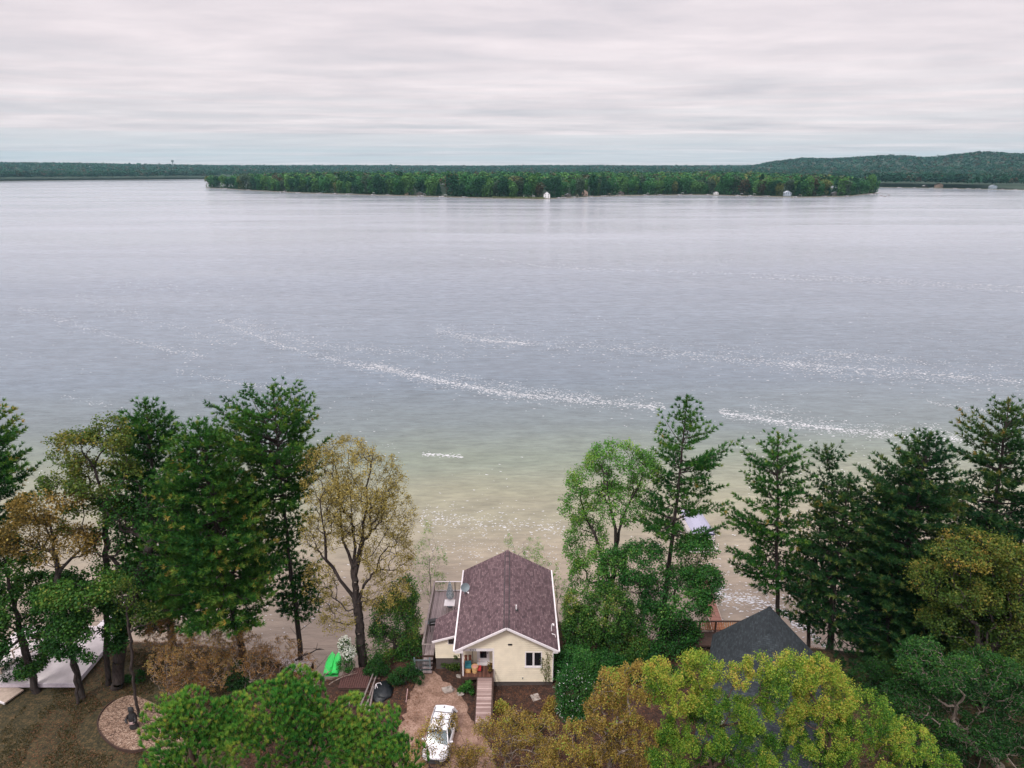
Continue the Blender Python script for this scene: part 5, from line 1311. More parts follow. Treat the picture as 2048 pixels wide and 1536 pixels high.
# close pines at the foot of the photo
def near_pine(label, y, base_px, lobes, r0, seed, cush, n):
    tx, ty = base_px; top = at_y(tx, ty, y); g = gz_(top.x, y); base = (top.x, y, g)
    lo = [pxell(*l, y, l[2] * l[3] / 2500., dr=1.1) for l in lobes]
    return broadleaf(label, base, [base, (top.x, y, (g + top.z) / 2), (top.x, y, top.z - 1.2)], lo, r0, PINE_N, bark=BARK_BROWN, seed=seed, n=n, lk=1, shell=1.0, name='pine_tree', group='young pines close below the viewer',
        tone=.47, tvar=.2, bf=.6, leafmax=60, twig=.010, needle=(46, .21, .0125, (top.x, y + .5, top.z - 4.5), cush), cj=.10, tz=.12)
near_pine('bright green young pine, the highest of the close pines at the bottom', 21.5, (575, 1375), [(572, 1400, 52, 30), (600, 1425, 75, 36), (545, 1450, 85, 45), (640, 1480, 80, 52), (530, 1520, 110, 50), (640, 1560, 120, 60), (690, 1450, 30, 30)], .16, 31, 90, 2200)
near_pine('bright green young pine spreading left over the wood-chip bed', 21, (370, 1410), [(372, 1432, 50, 22), (350, 1470, 45, 30), (420, 1470, 60, 36), (420, 1530, 90, 50), (350, 1550, 50, 40)], .14, 32, 50, 1150)
near_pine('bright green young pine at the left side of the dirt drive', 21, (795, 1440), [(796, 1452, 22, 18), (770, 1480, 50, 26), (745, 1520, 70, 40), (790, 1560, 50, 50)], .13, 33, 38, 900)
def bl(label, y, trunk, lobes, r0, mat, seed, limbs=(), **kw):
    tr = [at_y(px, py, y) for px, py in trunk]; g = gz_(tr[0].x, y); tr[0].z = g
    tr = [tr[0]] + [q for q in tr[1:] if q.z > g + .25]
    return broadleaf(label, tuple(tr[0]), [tuple(q) for q in tr], [pxell(*(l[:4]), y + (l[4] if len(l) > 4 else 0), l[5] if len(l) > 5 else l[2] * l[3] / 2500.0) for l in lobes], r0, mat, seed=seed, limbs=[[tuple(at_y(px, py, y + dy * k_)) for k_, (px, py) in enumerate(lm)] for dy, lm in limbs], **kw)
BD = 'leafing deciduous trees on the bank'
bl('leaning tree with layered green leaves at the far left, in front of the white roof', 42.2, [(76, 1386), (48, 1295), (25, 1200), (5, 1110)], [(20, 1195, 100, 40), (60, 1250, 110, 32), (0, 1110, 80, 50), (110, 1180, 70, 30), (-40, 1280, 60, 45), (40, 1315, 80, 22)], .26, DKGRN, 41, n=1150, lk=13, lrad=.45, lsize=.2, group=BD, gap=.5, gaps=.9, tone=.55)
bl('tree with a bronze top and green lower layers over the white roof', 41.6, [(168, 1402), (150, 1330), (130, 1240), (112, 1120), (98, 1030)], [(95, 1010, 70, 42), (60, 1070, 70, 45), (130, 1090, 70, 45)], .20, BRONZE, 42, n=520, lk=11, lrad=.4, lsize=.15, group=BD, gap=.4, tone=.4)
bl('tree with horizontal green sprays hanging across the white roof', 41.0, [(151, 1390), (146, 1330), (140, 1250), (150, 1170)], [(170, 1165, 100, 34), (120, 1215, 100, 34), (190, 1235, 80, 30), (200, 1285, 60, 22), (110, 1285, 70, 20)], .12, DKGRN, 43, n=1150, lk=11, lrad=.42, lsize=.18, group=BD, gap=.5, tone=.55)
bl('grey-green oak with a straight slender trunk left of the leaning dark trunk', 43, [(216, 1374), (212, 1220), (209, 1080), (214, 980)], [(215, 870, 52, 45), (150, 905, 62, 48), (200, 950, 78, 50), (125, 965, 45, 40), (180, 1030, 70, 40)], .20, OLIVE, 44, n=640, lk=10, lrad=.4, lsize=.17, group=BD, gap=.45, tone=.55)
bl('thick dark leaning trunk with a forked top beside the green boathouse', 42.8, [(230, 1376), (250, 1250), (270, 1180), (305, 1085)], [(330, 1010, 50, 60), (250, 1000, 50, 70), (300, 1130, 60, 40), (220, 1080, 40, 40)], .42, DKGRN, 45, n=300, lk=9, lrad=.4, lsize=.17, group=BD, gap=.3, tone=.45)
bl('thin bare-stemmed tree rising from the wood-chip bed', 39.6, [(283, 1458), (272, 1400), (262, 1300), (254, 1215)], [(250, 1190, 30, 35), (290, 1230, 30, 25)], .10, OLIVE, 46, n=80, lk=7, lrad=.3, lsize=.13, group=BD, twig=.008)
bl('big round yellow-brown budding oak left of the house', 45.3, [(728, 1340), (718, 1255), (712, 1190), (706, 1135)], [(735, 965, 88, 78), (655, 955, 60, 72), (790, 1020, 48, 72), (655, 1060, 55, 60), (705, 1020, 75, 70), (775, 1110, 62, 48), (640, 1165, 38, 50), (765, 1175, 62, 40), (690, 900, 45, 32), (700, 1230, 70, 28)], .36, OAKB, 47, n=1900, lk=9, lrad=.30, lsize=.115, group=BD, gap=.12, tone=.42, tvar=.2, twig=.012, bf=.6, leafmax=4,
   limbs=[(.3, [(708, 1150), (725, 1080), (735, 1010), (742, 940), (745, 900)]), (-.5, [(708, 1140), (745, 1110), (775, 1060), (795, 1010)]), (.6, [(706, 1135), (685, 1080), (680, 1010), (672, 940), (665, 900)]), (-.4, [(712, 1195), (680, 1160), (652, 1120), (650, 1070), (640, 1000)]), (.9, [(706, 1130), (705, 1060), (700, 980), (698, 910)])])
bl('bushy olive-green tree between the oak trunk and the house deck', 46.5, [(795, 1385), (792, 1330), (788, 1260)], [(790, 1245, 52, 62), (760, 1300, 50, 50), (808, 1190, 30, 42), (815, 1310, 40, 50), (775, 1350, 45, 28)], .16, DKGRN, 48, n=1300, lk=13, lrad=.36, lsize=.13, group=BD, tone=.62, tvar=.35, gap=.1)
bl('slender pale green willow sapling behind the deck corner', 54.5, [(862, 1215), (860, 1120)], [(856, 1090, 16, 55), (880, 1130, 16, 45), (865, 1170, 28, 40), (838, 1130, 14, 50)], .05, LIME, 49, n=170, lk=6, lrad=.22, lsize=.10, group='saplings behind the house', tone=.5, bark=WOODG, twig=.008)
bl('pale green willow sapling just behind the roof ridge', 57, [(1030, 1140), (1025, 1085)], [(1018, 1085, 10, 20), (1066, 1098, 26, 26), (1085, 1125, 18, 22), (1050, 1110, 30, 12)], .05, LIME, 50, n=110, lk=6, lrad=.22, lsize=.10, group='saplings behind the house', tone=.45, bark=WOODG, twig=.008)
bl('light green sapling at the right rear corner of the house', 54, [(1118, 1200), (1112, 1150)], [(1112, 1160, 9, 40), (1128, 1190, 12, 30)], .04, LIME, 51, n=60, lk=6, lrad=.2, lsize=.10, group='saplings behind the house', tone=.4, bark=WOODG, twig=.008)
bl('tall airy light-green tree with forked dark limbs right of the house', 50, [(1205, 1320), (1218, 1190), (1235, 1070), (1262, 1000)], [(1232, 915, 66, 36), (1185, 960, 56, 36), (1150, 1010, 34, 36), (1172, 1085, 48, 62), (1290, 950, 38, 52), (1238, 1010, 62, 48), (1160, 1160, 26, 44)], .24, LIME, 52, n=1050, lk=11, lrad=.36, lsize=.15, group=BD, gap=.25, tone=.38, tvar=.25, bf=.6, limbs=[(.2, [(1235, 1070), (1262, 1000), (1285, 950), (1290, 920)]), (-.4, [(1228, 1110), (1222, 1020), (1215, 950), (1218, 905)]), (.4, [(1222, 1150), (1190, 1070), (1165, 1010), (1150, 990)])])
bl('dense deep-green maple in front of the open layered pine', 47.5, [(1340, 1320), (1345, 1240), (1350, 1180)], [(1285, 1130, 62, 52), (1390, 1115, 48, 48), (1350, 1190, 85, 66), (1408, 1165, 42, 40), (1300, 1260, 80, 58), (1225, 1150, 34, 60), (1360, 1268, 42, 38)], .26, GREEN, 53, n=1500, lk=16, lrad=.40, lsize=.155, group=BD, tone=.48, tvar=.25, gap=.15)
bl('rounded yellow-green bush-like tree against the right wall of the house', 46, [(1215, 1350), (1215, 1290)], [(1215, 1225, 62, 62), (1160, 1260, 40, 48), (1245, 1290, 60, 45), (1145, 1220, 20, 40)], .14, DKGRN, 54, n=1250, lk=15, lrad=.34, lsize=.13, group=BD, tone=.66, tvar=.26)
bl('dark green bush at the front right corner of the house', 43.8, [(1150, 1385), (1150, 1340)], [(1150, 1330, 46, 42), (1215, 1335, 48, 36), (1128, 1360, 20, 26)], .10, GREEN, 55, n=620, lk=15, lrad=.34, lsize=.13, group=BD, tone=.40)
bl('broad oak with yellow-green top at the right edge', 40.5, [(1965, 1480), (1960, 1380), (1955, 1250)], [(1955, 1100, 100, 42), (1890, 1160, 72, 50), (2060, 1180, 60, 90), (1985, 1290, 90, 46), (2030, 1140, 60, 60), (1960, 1190, 90, 50), (1900, 1240, 60, 40), (2030, 1250, 60, 60)], .30, OLIVE, 56, n=1500, lk=13, lrad=.38, lsize=.15, group=BD, gap=.25, tone=.52, tvar=.32, tz=.3)
bl('large deep-green tree filling the lower right corner', 35.5, [(1950, 1720), (1940, 1600), (1930, 1480)], [(1880, 1330, 90, 50), (1985, 1360, 90, 60), (1830, 1400, 60, 50), (1930, 1430, 110, 60), (2040, 1440, 50, 80), (1870, 1500, 80, 60), (1990, 1520, 90, 60)], .32, DKGRN, 57, n=1900, lk=15, lrad=.34, lsize=.13, cj=.1, group=BD, gap=.25, gaps=1.0, tone=.30, tvar=.22, tz=.25, bark=BARK_PALE)
FG = 'leafing treetops close below the viewer'
bl('bright yellow-green oak crown at the lower right, nearest the dark tree', 30.5, [(1650, 1900), (1660, 1650), (1660, 1500)], [(1595, 1340, 52, 40), (1565, 1400, 50, 40), (1640, 1340, 40, 30), (1650, 1385, 62, 52), (1730, 1430, 62, 52), (1810, 1480, 62, 44), (1880, 1525, 40, 26), (1640, 1460, 85, 52), (1720, 1520, 100, 50), (1600, 1530, 90, 50)], .2, YELG, 58, n=1500, lk=34, lrad=.20, lsize=.083, zs=1.7, cj=.13, group=FG, gap=.5, gaps=.45, shell=.8, tone=.46, tvar=.32, tz=.25, bf=.6, flat=.5, twig=.008, bark=BARK_BROWN)
bl('bright yellow-green oak crown in front of the slate roof', 29.5, [(1420, 1950), (1425, 1700), (1420, 1520)], [(1405, 1335, 48, 34), (1330, 1345, 44, 34), (1350, 1385, 60, 44), (1450, 1420, 50, 30), (1420, 1400, 52, 34), (1545, 1385, 34, 34), (1480, 1352, 34, 22), (1520, 1335, 34, 26), (1505, 1430, 46, 34), (1400, 1460, 76, 50), (1500, 1500, 66, 46), (1350, 1510, 60, 50), (1440, 1560, 110, 50)], .18, YELG, 59, n=1350, lk=34, lrad=.20, lsize=.083, zs=1.7, cj=.13, group=FG, gap=.5, gaps=.45, shell=.8, tone=.40, tvar=.32, tz=.25, bf=.6, flat=.5, twig=.008, bark=BARK_BROWN)
bl('bronze-brown leafing crown left of the yellow-green oaks', 31, [(1200, 1900), (1210, 1680), (1220, 1520)], [(1285, 1365, 56, 40), (1225, 1365, 40, 30), (1225, 1420, 60, 44), (1180, 1480, 62, 46), (1265, 1480, 62, 46), (1130, 1530, 60, 40), (1230, 1560, 90, 50)], .22, BRONZE, 60, n=1300, lk=20, lrad=.19, lsize=.09, zs=1.8, cj=.13, group=FG, gap=.4, gaps=.6, shell=.8, tone=.58, tvar=.26, tz=.2, bf=.45, twig=.01, bark=BARK_PALE)
bl('sparse tan budding sapling in front of the ramp', 33.5, [(1005, 1760), (1008, 1600), (1012, 1520)], [(1035, 1450, 50, 34), (985, 1475, 46, 44), (1060, 1510, 60, 44), (965, 1530, 50, 36), (1095, 1470, 30, 40)], .10, BRONZE, 61, n=750, lk=12, lrad=.18, lsize=.08, zs=1.7, cj=.12, group=FG, gap=.4, gaps=.6, tone=.52, tvar=.2, bf=.4, twig=.009, bark=BARK_PALE)
bl('bare-twigged budding sapling in front of the white car', 33.0, [(880, 1800), (875, 1620), (872, 1540)], [(865, 1480, 36, 34), (895, 1520, 40, 34), (840, 1520, 36, 32), (905, 1455, 14, 28), (935, 1520, 26, 34), (870, 1440, 22, 22)], .07, BRONZE, 62, n=430, lk=7, lrad=.2, lsize=.085, group=FG, gap=.35, gaps=.7, tone=.5, tvar=.22, bf=.4, twig=.008)
bl('small white-flowering tree right of the planting bed', 37.5, [(1152, 1470), (1150, 1420)], [(1148, 1378, 40, 46), (1165, 1325, 14, 28), (1150, 1420, 38, 24)], .08, GREEN, 63, n=520, lk=13, lrad=.3, lsize=.11, group=None, tone=.45)
def blossom(root_label, y, lobes, seed, n, size):
    rng = np.random.default_rng(seed); P = []
    for px, py, rx, ry in lobes:
        c, r, w = pxell(px, py, rx, ry, y); d = rdirs(rng, n); P.append(np.array(c) + d * np.array(r) * rng.uniform(.75, 1.08, n)[:, None])
    return np.concatenate(P)
def add_blossom(root, y, lobes, seed, n, size):
    P = blossom('', y, lobes, seed, n, size); rng = np.random.default_rng(seed)
    V, F, T = leaves(rng, P, 3, .06, size, np.full(len(P), .5)); b_ = np.array(root.location)
    link_mesh('blossom', np_mesh('blossom', V - b_, F, {'tone': ('FACE', T)}), BLOSSOM, root)
for o in [o for o in COL.objects if o.get('label') == 'small white-flowering tree right of the planting bed']: add_blossom(o, 37.5, [(1148, 1378, 40, 46), (1150, 1420, 38, 24)], 8, 190, .06)
r = bl('small bush smothered in white blossom beside the green boat', 44.2, [(694, 1340), (692, 1315)], [(690, 1296, 13, 20), (698, 1310, 14, 14), (692, 1330, 20, 14)], .04, GREEN, 64, n=150, lk=8, lrad=.2, lsize=.09, name='flowering_bush', cat='bush'); add_blossom(r, 44.2, [(690, 1292, 14, 20), (698, 1306, 14, 14)], 9, 300, .10)
# bare budding shrubs on the left slope
BS = 'bare budding shrubs on the left slope'
for k, (lb, y, tx, ty, lobes, n) in enumerate([
    ('tan budding shrub with pale stems just right of the wood-chip bed', 40.5, 350, 1420, [(335, 1330, 42, 40), (365, 1370, 45, 34)], 330),
    ('taller tan budding shrub behind the close pine at left', 42, 412, 1400, [(405, 1290, 42, 46), (430, 1340, 42, 40)], 360),
    ('reddish-tan budding shrub below the golden-tipped pine', 43, 345, 1370, [(320, 1270, 34, 38), (360, 1290, 34, 36)], 280),
    ('thin budding shrub in front of the pale dock sections', 42.5, 492, 1400, [(492, 1300, 34, 52), (520, 1330, 34, 44)], 260),
    ('greenish-tan shrub just left of the pale dock sections', 43, 450, 1380, [(455, 1270, 34, 34), (470, 1330, 26, 30)], 240),
    ('sparse bare shrub hanging over the pale dock sections', 43.6, 560, 1375, [(560, 1300, 44, 30), (600, 1330, 36, 26)], 150)]):
    bl(lb, y, [(tx, ty), (tx, ty - 40)], lobes, .05, TWIGB, 70 + k, n=int(n * 1.1), lk=9, lrad=.17, lsize=.085, group=BS, bark=BARK_PALE, twig=.014, bf=.15, name='bare_shrub', cat='shrub', tone=.5, tvar=.3)
# undergrowth
UG = 'low green undergrowth on the bank'
for k, (lb, y, px, py, rx, ry, mt, tn, n) in enumerate([
    ('low dark green shrub left of the yard gate', 44.5, 812, 1345, 34, 26, DKGRN, .35, 260),
    ('leafy shrub against the small side wing of the house', 44.0, 905, 1322, 20, 16, OLIVE, .45, 110),
    ('green fern clump under the porch edge beside the ramp', 42.0, 934, 1376, 16, 12, GREEN, .6, 90),
    ('dark bush below the oak trunk near the green boat', 44.6, 752, 1330, 24, 22, DKGRN, .4, 150),
    ('dark green evergreen shrub among the bare stems at left', 42.5, 470, 1352, 28, 30, DKGRN, .3, 170),
    ('bronze leafing shrub at the right front of the house', 39.5, 1098, 1410, 20, 26, BRONZE, .6, 110),
    ('small yellow-bronze sapling beside the ramp foot', 39.3, 1003, 1410, 14, 16, BRONZE, .7, 60),
    ('green mound of groundcover right of the leaning dark trunk', 43.0, 268, 1352, 26, 9, GREEN, .35, 70),
    ('deep green bushes below the slate roof on its left', 40, 1300, 1335, 56, 26, GREEN, .3, 420),
    ('dark bushes right of the slate roof below the pines', 43.5, 1740, 1350, 60, 50, DKGRN, .3, 480),
    ('dark shrub under the leaning trees at the far left', 45.5, 20, 1335, 50, 24, DKGRN, .3, 160),
    ('brownish shrub on the planting bed in front of the house', 39.0, 1045, 1445, 40, 22, BRONZE, .3, 200)]):
    y = at_z(px, py, 5.0 + ry * .045).y; bl(lb, y, [(px, py + ry), (px, py + ry * .4)], [(px, py + ry * .2, rx * .8, ry * .8), (px - rx * .6, py + ry * .45, rx * .5, ry * .5), (px + rx * .55, py + ry * .4, rx * .55, ry * .55), (px + rx * .2, py - ry * .4, rx * .4, ry * .6)], .04, mt, 90 + k, n=n, lk=11, lrad=.2, lsize=.10, gap=.5, gaps=.6, group=UG, name='shrub', cat='shrub', tone=tn)
# climbing plant on the right corner of the front wall
rng = np.random.default_rng(3); vn = thing('climbing_vine', 'climbing vine with yellow-green leaves on the right corner of the front wall', 'vine', (2.9, 42.8, GZ))
nodes = []; g = MB()
for s in range(6):
    x = 2.95 - .1 * s; pts = [Vector((x, 42.82, 5.1))]
    for q in range(12): pts.append(pts[-1] + Vector((rng.uniform(-.14, .1), rng.uniform(-.01, .005), .28)))
    pts = [p for p in pts if p.z < 8.4 - .22 * s]; g.tube([p - Vector((2.9, 42.8, GZ)) for p in pts], .012, 4); nodes += [tuple(p) for p in pts[2:]]
g.build('stem', BARK_BROWN, vn)
P = np.array(nodes); V, F, T = leaves(rng, P, 9, .22, .09, np.full(len(P), .62)); V[:, 1] = np.minimum(V[:, 1], 42.84); link_mesh('foliage', np_mesh('foliage', V - np.array([2.9, 42.8, GZ]), F, {'tone': ('FACE', T)}), OLIVE, vn)
# fallen branches
for k, (lb, a, b_, m_) in enumerate([('long pale fallen limb slanting up to the green boat', (600, 1382), (652, 1318), .12), ('pale forked fallen branch below the green boat', (618, 1385), (668, 1340), .09), ('thin pale branch arching right of the green boat', (655, 1372), (715, 1348), .05),
    ('dark fallen limb lying above the pale dock sections', (592, 1322), (650, 1300), .10)]):
    p0, p1 = at_z(*a, 5.15), at_z(*b_, 5.5); rt = thing('fallen_branch', lb, 'branch', tuple(p0), 0, 'fallen branches around the green boat'); rg = random.Random(k); g = MB(); p1 = p1 - p0
    ln_ = p1.length; pts = [p1 * q + Vector((rg.uniform(-.1, .1), rg.uniform(-.1, .1), .25 * math.sin(q * 3) + .05)) for q in (0, .25, .5, .75, 1)]
    g.tube(pts, [m_ * .8, m_ * .7, m_ * .55, m_ * .4, m_ * .2], 7)
    for q in range(5):
        s = pts[rg.randint(1, 3)]; e = s + Vector((rg.uniform(-1, 1), rg.uniform(-.4, 1), rg.uniform(.1, .6))) * ln_ * .3; g.tube([s, (s + e) / 2 + Vector((0, 0, .08)), e], [m_ * .3, m_ * .2, m_ * .1], 5)
    g.build('limb', BARK_PALE if k < 3 else BARK, rt)

# leaf litter and rough grass on the ground
rng = np.random.default_rng(12); n_ = 46000
X = rng.uniform(-34, 26, n_); Y = rng.uniform(33, 50, n_); P = np.stack([X, Y, near_h(X, Y) + .03], 1)
indrive = (np.abs(X + 4.6 + (Y - 40) * .02) < 2.1) & (rng.random(n_) > .10) & (Y < 43)
inbed = ((X + 27.3) / 3.4) ** 2 + ((Y - 39.2) / 2.6) ** 2 < 1
ok = ~indrive & ~inbed & (snoise(P, 2.2, 5) > -.35) & ~((X > -7.2) & (X < 3.2) & (Y > 42.6)); P = P[ok]
V, F, T = leaves(rng, P, 2, .12, .075, np.clip(.35 + .3 * rng.random(len(P)), 0, 1), flat=2.5)
tag(link_mesh('leaf_litter', np_mesh('leaf_litter', V, F, {'tone': ('FACE', T)}), leaf_mat('dead_leaves', [(0, (.03, .014, .008)), (.5, (.13, .055, .03)), (.8, (.26, .13, .07)), (1, (.42, .28, .18))], .05)), 'brown dead leaves scattered over the bank', 'leaf litter', kind='stuff')
n_ = 30000; X = rng.uniform(-36, -15, n_); Y = rng.uniform(34, 47, n_); P = np.stack([X, Y, near_h(X, Y)], 1)
ok = (snoise(P, 1.6, 8) > -.1) & ~(((X + 27.3) / 3.6) ** 2 + ((Y - 39.2) / 2.8) ** 2 < 1); P = P[ok]
V, F, T = blades(rng, P, np.tile([0, 0, 1.0], (len(P), 1)), 3, .13, .02, np.clip(.45 + .2 * rng.normal(size=len(P)), 0, 1), spread=.6, up=.4)
tag(link_mesh('lawn_grass', np_mesh('lawn_grass', V, F, {'tone': ('FACE', T)}), leaf_mat('dull_grass', [(0, (.02, .022, .008)), (.5, (.06, .055, .018)), (.8, (.12, .10, .035)), (1, (.2, .14, .06))], .2)), 'thin dull grass of the lawn at lower left', 'grass', kind='stuff')
# ---------------------------------------------------------------- FAR SHORE: woods, single trees, houses, docks
def fleaf(name, c, v=.35):
    return leaf_mat(name, [(0, tuple(x * (1 - v) * .55 for x in c)), (.5, c), (1, tuple(min(1, x * (1 + v)) for x in c))], .15)
FK = [('dark green', fleaf('far_dark_green', (.018, .075, .036))), ('mid green', fleaf('far_mid_green', (.042, .15, .046))), ('bright green', fleaf('far_bright_green', (.085, .20, .052))),
      ('reddish-brown budding', fleaf('far_reddish', (.085, .065, .038))), ('grey-green', fleaf('far_grey_green', (.065, .105, .065))), ('yellow-olive', fleaf('far_olive', (.15, .17, .055)))]
FPAL = [np.array(c) for c in ((.016, .062, .030), (.035, .12, .036), (.075, .19, .045), (.14, .075, .045), (.065, .105, .065))]
def far_proto(seed, matn, conif=False):
    rng = np.random.default_rng(seed); V_, F_, T_ = [], [], []; nb = 0
    nl = 5 if not conif else 4; P = []
    for k in range(nl):
        if conif: c = np.array([0, 0, 5 + 3.6 * k]); r = np.array([3.6 - .75 * k, 3.6 - .75 * k, 2.6])
        else: c = np.array([rng.uniform(-2.6, 2.6), rng.uniform(-2.6, 2.6), rng.uniform(7, 14)]); r = rng.uniform(3.0, 4.6) * np.array([1, 1, .95])
        if k == 0 and not conif: c = np.array([0, 0, 12.5]); r = np.array([5, 5, 5.2])
        P.append(c + rdirs(rng, 110) * r * rng.uniform(.8, 1.05, 110)[:, None])
    P.append(np.array([0, 0, 3.2]) + rdirs(rng, 120) * np.array([4.2, 4.2, 3.4]))
    P = np.concatenate(P); P = P[P[:, 2] > .2]; tn = .42 + .25 * snoise(P, 3.0, seed) + .012 * (P[:, 2] - 10)
    V, F, T = leaves(rng, P, 2, .7, 1.5, tn, flat=.6)
    A = Acc(); A.add(*tubes_np([(0, 0, -1.5)], [(0, 0, 12)], [.35], [.12], 5)); V2, F2 = A.get()
    me = np_mesh('far_tree', np.vstack([V, V2]), np.vstack([F, F2 + len(V)]), {'tone': ('FACE', np.concatenate([T, np.full(len(F2), .2)]))}, matidx=np.concatenate([np.zeros(len(F)), np.ones(len(F2))]))
    me.materials.append(matn); me.materials.append(BARK); return me
rng = np.random.default_rng(99)
protos = [[far_proto(200 + 10 * k + j, FK[k][1], conif=(k == 0 and j == 1)) for j in range(3)] for k in range(6)]
lab = ['dark green tree at the front of the wood across the lake', 'mid green round tree at the front of the wood across the lake', 'bright green round tree at the front of the wood across the lake', 'reddish-brown budding tree at the front of the wood across the lake', 'grey-green hazy-crowned tree at the front of the wood across the lake', 'yellow-olive tree at the front of the wood across the lake']
cnt_ = 0; far_trees = []
houses_px = [(1093, 15), (1062, 8), (1045, 6), (1137, 12), (1170, 10), (835, 8), (848, 8), (1578, 14), (1672, 10), (890, 8), (612, 7), (1433, 8), (1365, 6), (1235, 8)]
px = 416.0
while px < 1756 and cnt_ < 296:
    f0 = float(shore_front(px))
    for rowi, off in ((0, rng.uniform(9, 26)), (1, rng.uniform(28, 50))):
        if rowi == 1 and rng.random() < .35: continue
        pp = px + rng.uniform(-3, 3); th_ = math.atan((pp - 1024) / 1425); d = float(shore_front(pp)) + off
        if rowi == 0 and any(abs(pp - hx) < hw_ for hx, hw_ in houses_px): continue
        if rowi == 0 and 1030 < pp < 1090: d += 28
        ends = min(pp - 413, 1760 - pp)
        if ends < 3: continue
        x, y = d * math.sin(th_), d * math.cos(th_); z = float(far_h(np.float64(x), np.float64(y)))
        k = rng.choice(6, p=[.27, .35, .20, .03, .09, .06]); o = bpy.data.objects.new('far_tree', protos[k][rng.integers(3)]); COL.objects.link(o)
        s = rng.uniform(1.0, 1.75) * (1.0 if f0 < 1300 else .95); o.location = (x, y, z); o.scale = (s * rng.uniform(.85, 1.2), s * rng.uniform(.85, 1.2), s * rng.uniform(.85, 1.12)); o.rotation_euler = (0, 0, rng.uniform(0, 6.28))
        far_trees.append((pp, rowi, k, o)); cnt_ += 1
    px += 9.4
MARKS = [(413, 'left tip of the peninsula'), (812, 'tan cottage'), (1094, 'tall white gabled house'), (1170, 'salmon-roofed house'), (1434, 'small white cottage'), (1578, 'pale blue-grey house'), (1674, 'dark lakeside house'), (1757, 'right tip of the peninsula')]
ORD = 'first second third fourth fifth sixth seventh eighth ninth tenth eleventh twelfth thirteenth fourteenth fifteenth sixteenth seventeenth eighteenth nineteenth twentieth twenty-first twenty-second twenty-third twenty-fourth twenty-fifth'.split()
def relate(items):
    """items: (px, thing) -> (thing, 'third', 'left', landmark)"""
    out = []; by = {}
    for p_, o in items:
        mk = min(MARKS, key=lambda q: abs(q[0] - p_)); by.setdefault((mk, 'left' if p_ < mk[0] else 'right'), []).append((abs(p_ - mk[0]), p_, o))
    for (mk, side), v in by.items():
        for j, (_, _, o) in enumerate(sorted(v, key=lambda q: q[0])): out.append((o, ORD[j], side, mk[1]))
    return out
CN = ['dark green', 'mid green', 'bright green', 'reddish-brown', 'grey-green', 'yellow-olive']
for rw in (0, 1):
    kk_ = {o.name: k for p_, r_, k, o in far_trees if r_ == rw}
    for o, od, sd_, mk in relate([(p_, o) for p_, r_, k, o in far_trees if r_ == rw]):
        tag(o, '%s %s tree, %s %s of the %s across the lake' % ('waterside' if rw == 0 else 'second-row', CN[kk_[o.name]], od, sd_, mk), 'tree', 'single trees at the front of the wood across the lake')
# masses of woodland
def wood(name, label, pts, seed, mats, size, nl, cr, dh=0.0):
    rng = np.random.default_rng(seed); n = len(pts); s = rng.uniform(.72, 1.2, n) * cr
    kind = rng.choice(len(mats), n, p=None)
    D = rdirs(rng, n * nl); D[:, 2] = np.abs(D[:, 2]) * 1.2 - .35
    h = rng.uniform(7.5, 14.5, n) + 1.5 * snoise(pts, 90, seed + 1) + dh
    C = np.repeat(np.stack([pts[:, 0], pts[:, 1], pts[:, 2] + h], 1), nl, 0) + D * np.repeat(s, nl)[:, None] * np.array([1, 1, .95]) * rng.uniform(.8, 1.1, n * nl)[:, None]
    # skirts down to the ground for the outermost trees
    tn = np.clip(.45 + .22 * np.repeat(snoise(pts, 60, seed), nl) + .10 * D[:, 2] * 0 + np.repeat(rng.normal(0, .16, n), nl), 0, 1)
    V, F, T = leaves(rng, C, 1, .3, size, tn, tj=.07, flat=.9)
    me = np_mesh(name, V, F, {'tone': ('FACE', T)}, matidx=np.repeat(kind, nl))
    for m_ in mats: me.materials.append(m_)
    return tag(link_mesh(name, me), label, 'woodland', kind='stuff')
def scatter(n, pxa, pxb, da, db, seed, keep):
    rng = np.random.default_rng(seed); p = rng.uniform(pxa, pxb, n); th_ = np.arctan((p - 1024) / 1425); u = rng.random(n)
    d = da + (db - da) * u if np.isscalar(da) else da(p) + (db - da(p)) * u
    x, y = d * np.sin(th_), d * np.cos(th_); z = far_h(x, y); ok = keep(p, d, z); return np.stack([x, y, z], 1)[ok]
# peninsula
def kp(p, d, z):
    f = shore_front(p); ends = np.minimum(p - 413, 1760 - p); b_ = f + 700 * sst(-10, 160, ends); return (d - f > 34) & (b_ - d > 8) & (z > .9) & (ends > 2)
P1 = scatter(6000, 413, 1760, lambda p: shore_front(p) + 30, 2150, 1, kp)
mats5 = [m_ for _, m_ in FK[:2]] * 4 + [FK[2][1]] * 3 + [m_ for _, m_ in FK[3:]]
wood('woodland', 'solid green wood covering the peninsula behind its front trees', P1, 2, mats5, 3.6, 62, 8.0, 5.0)
FM = [fleaf('mainland_dark', (.010, .052, .040)), fleaf('mainland_mid', (.022, .085, .050)), fleaf('mainland_grey', (.045, .085, .065)), fleaf('mainland_red', (.085, .06, .045))]
FM = FM[:1] * 3 + FM[1:2] * 3 + FM[2:]
ml = lambda p: np.interp(p, [-2000, 0, 410, 700, 1500, 1757, 2048, 4000], [2600, 2640, 2680, 2500, 2000, 1700, 1660, 1600])
P2 = scatter(5500, -260, 2300, lambda p: ml(p) + 6, 3000, 3, lambda p, d, z: (z > 1.0) & (d > ml(p) + 6) & ((p < 440) | (p > 1600) | (z > 2)))
P2b = scatter(3800, -200, 430, lambda p: ml(p) + 6, 2900, 31, lambda p, d, z: (z > 1.0)); P2c = scatter(3800, 1730, 2280, lambda p: ml(p) + 6, 2050, 32, lambda p, d, z: (z > 1.0))
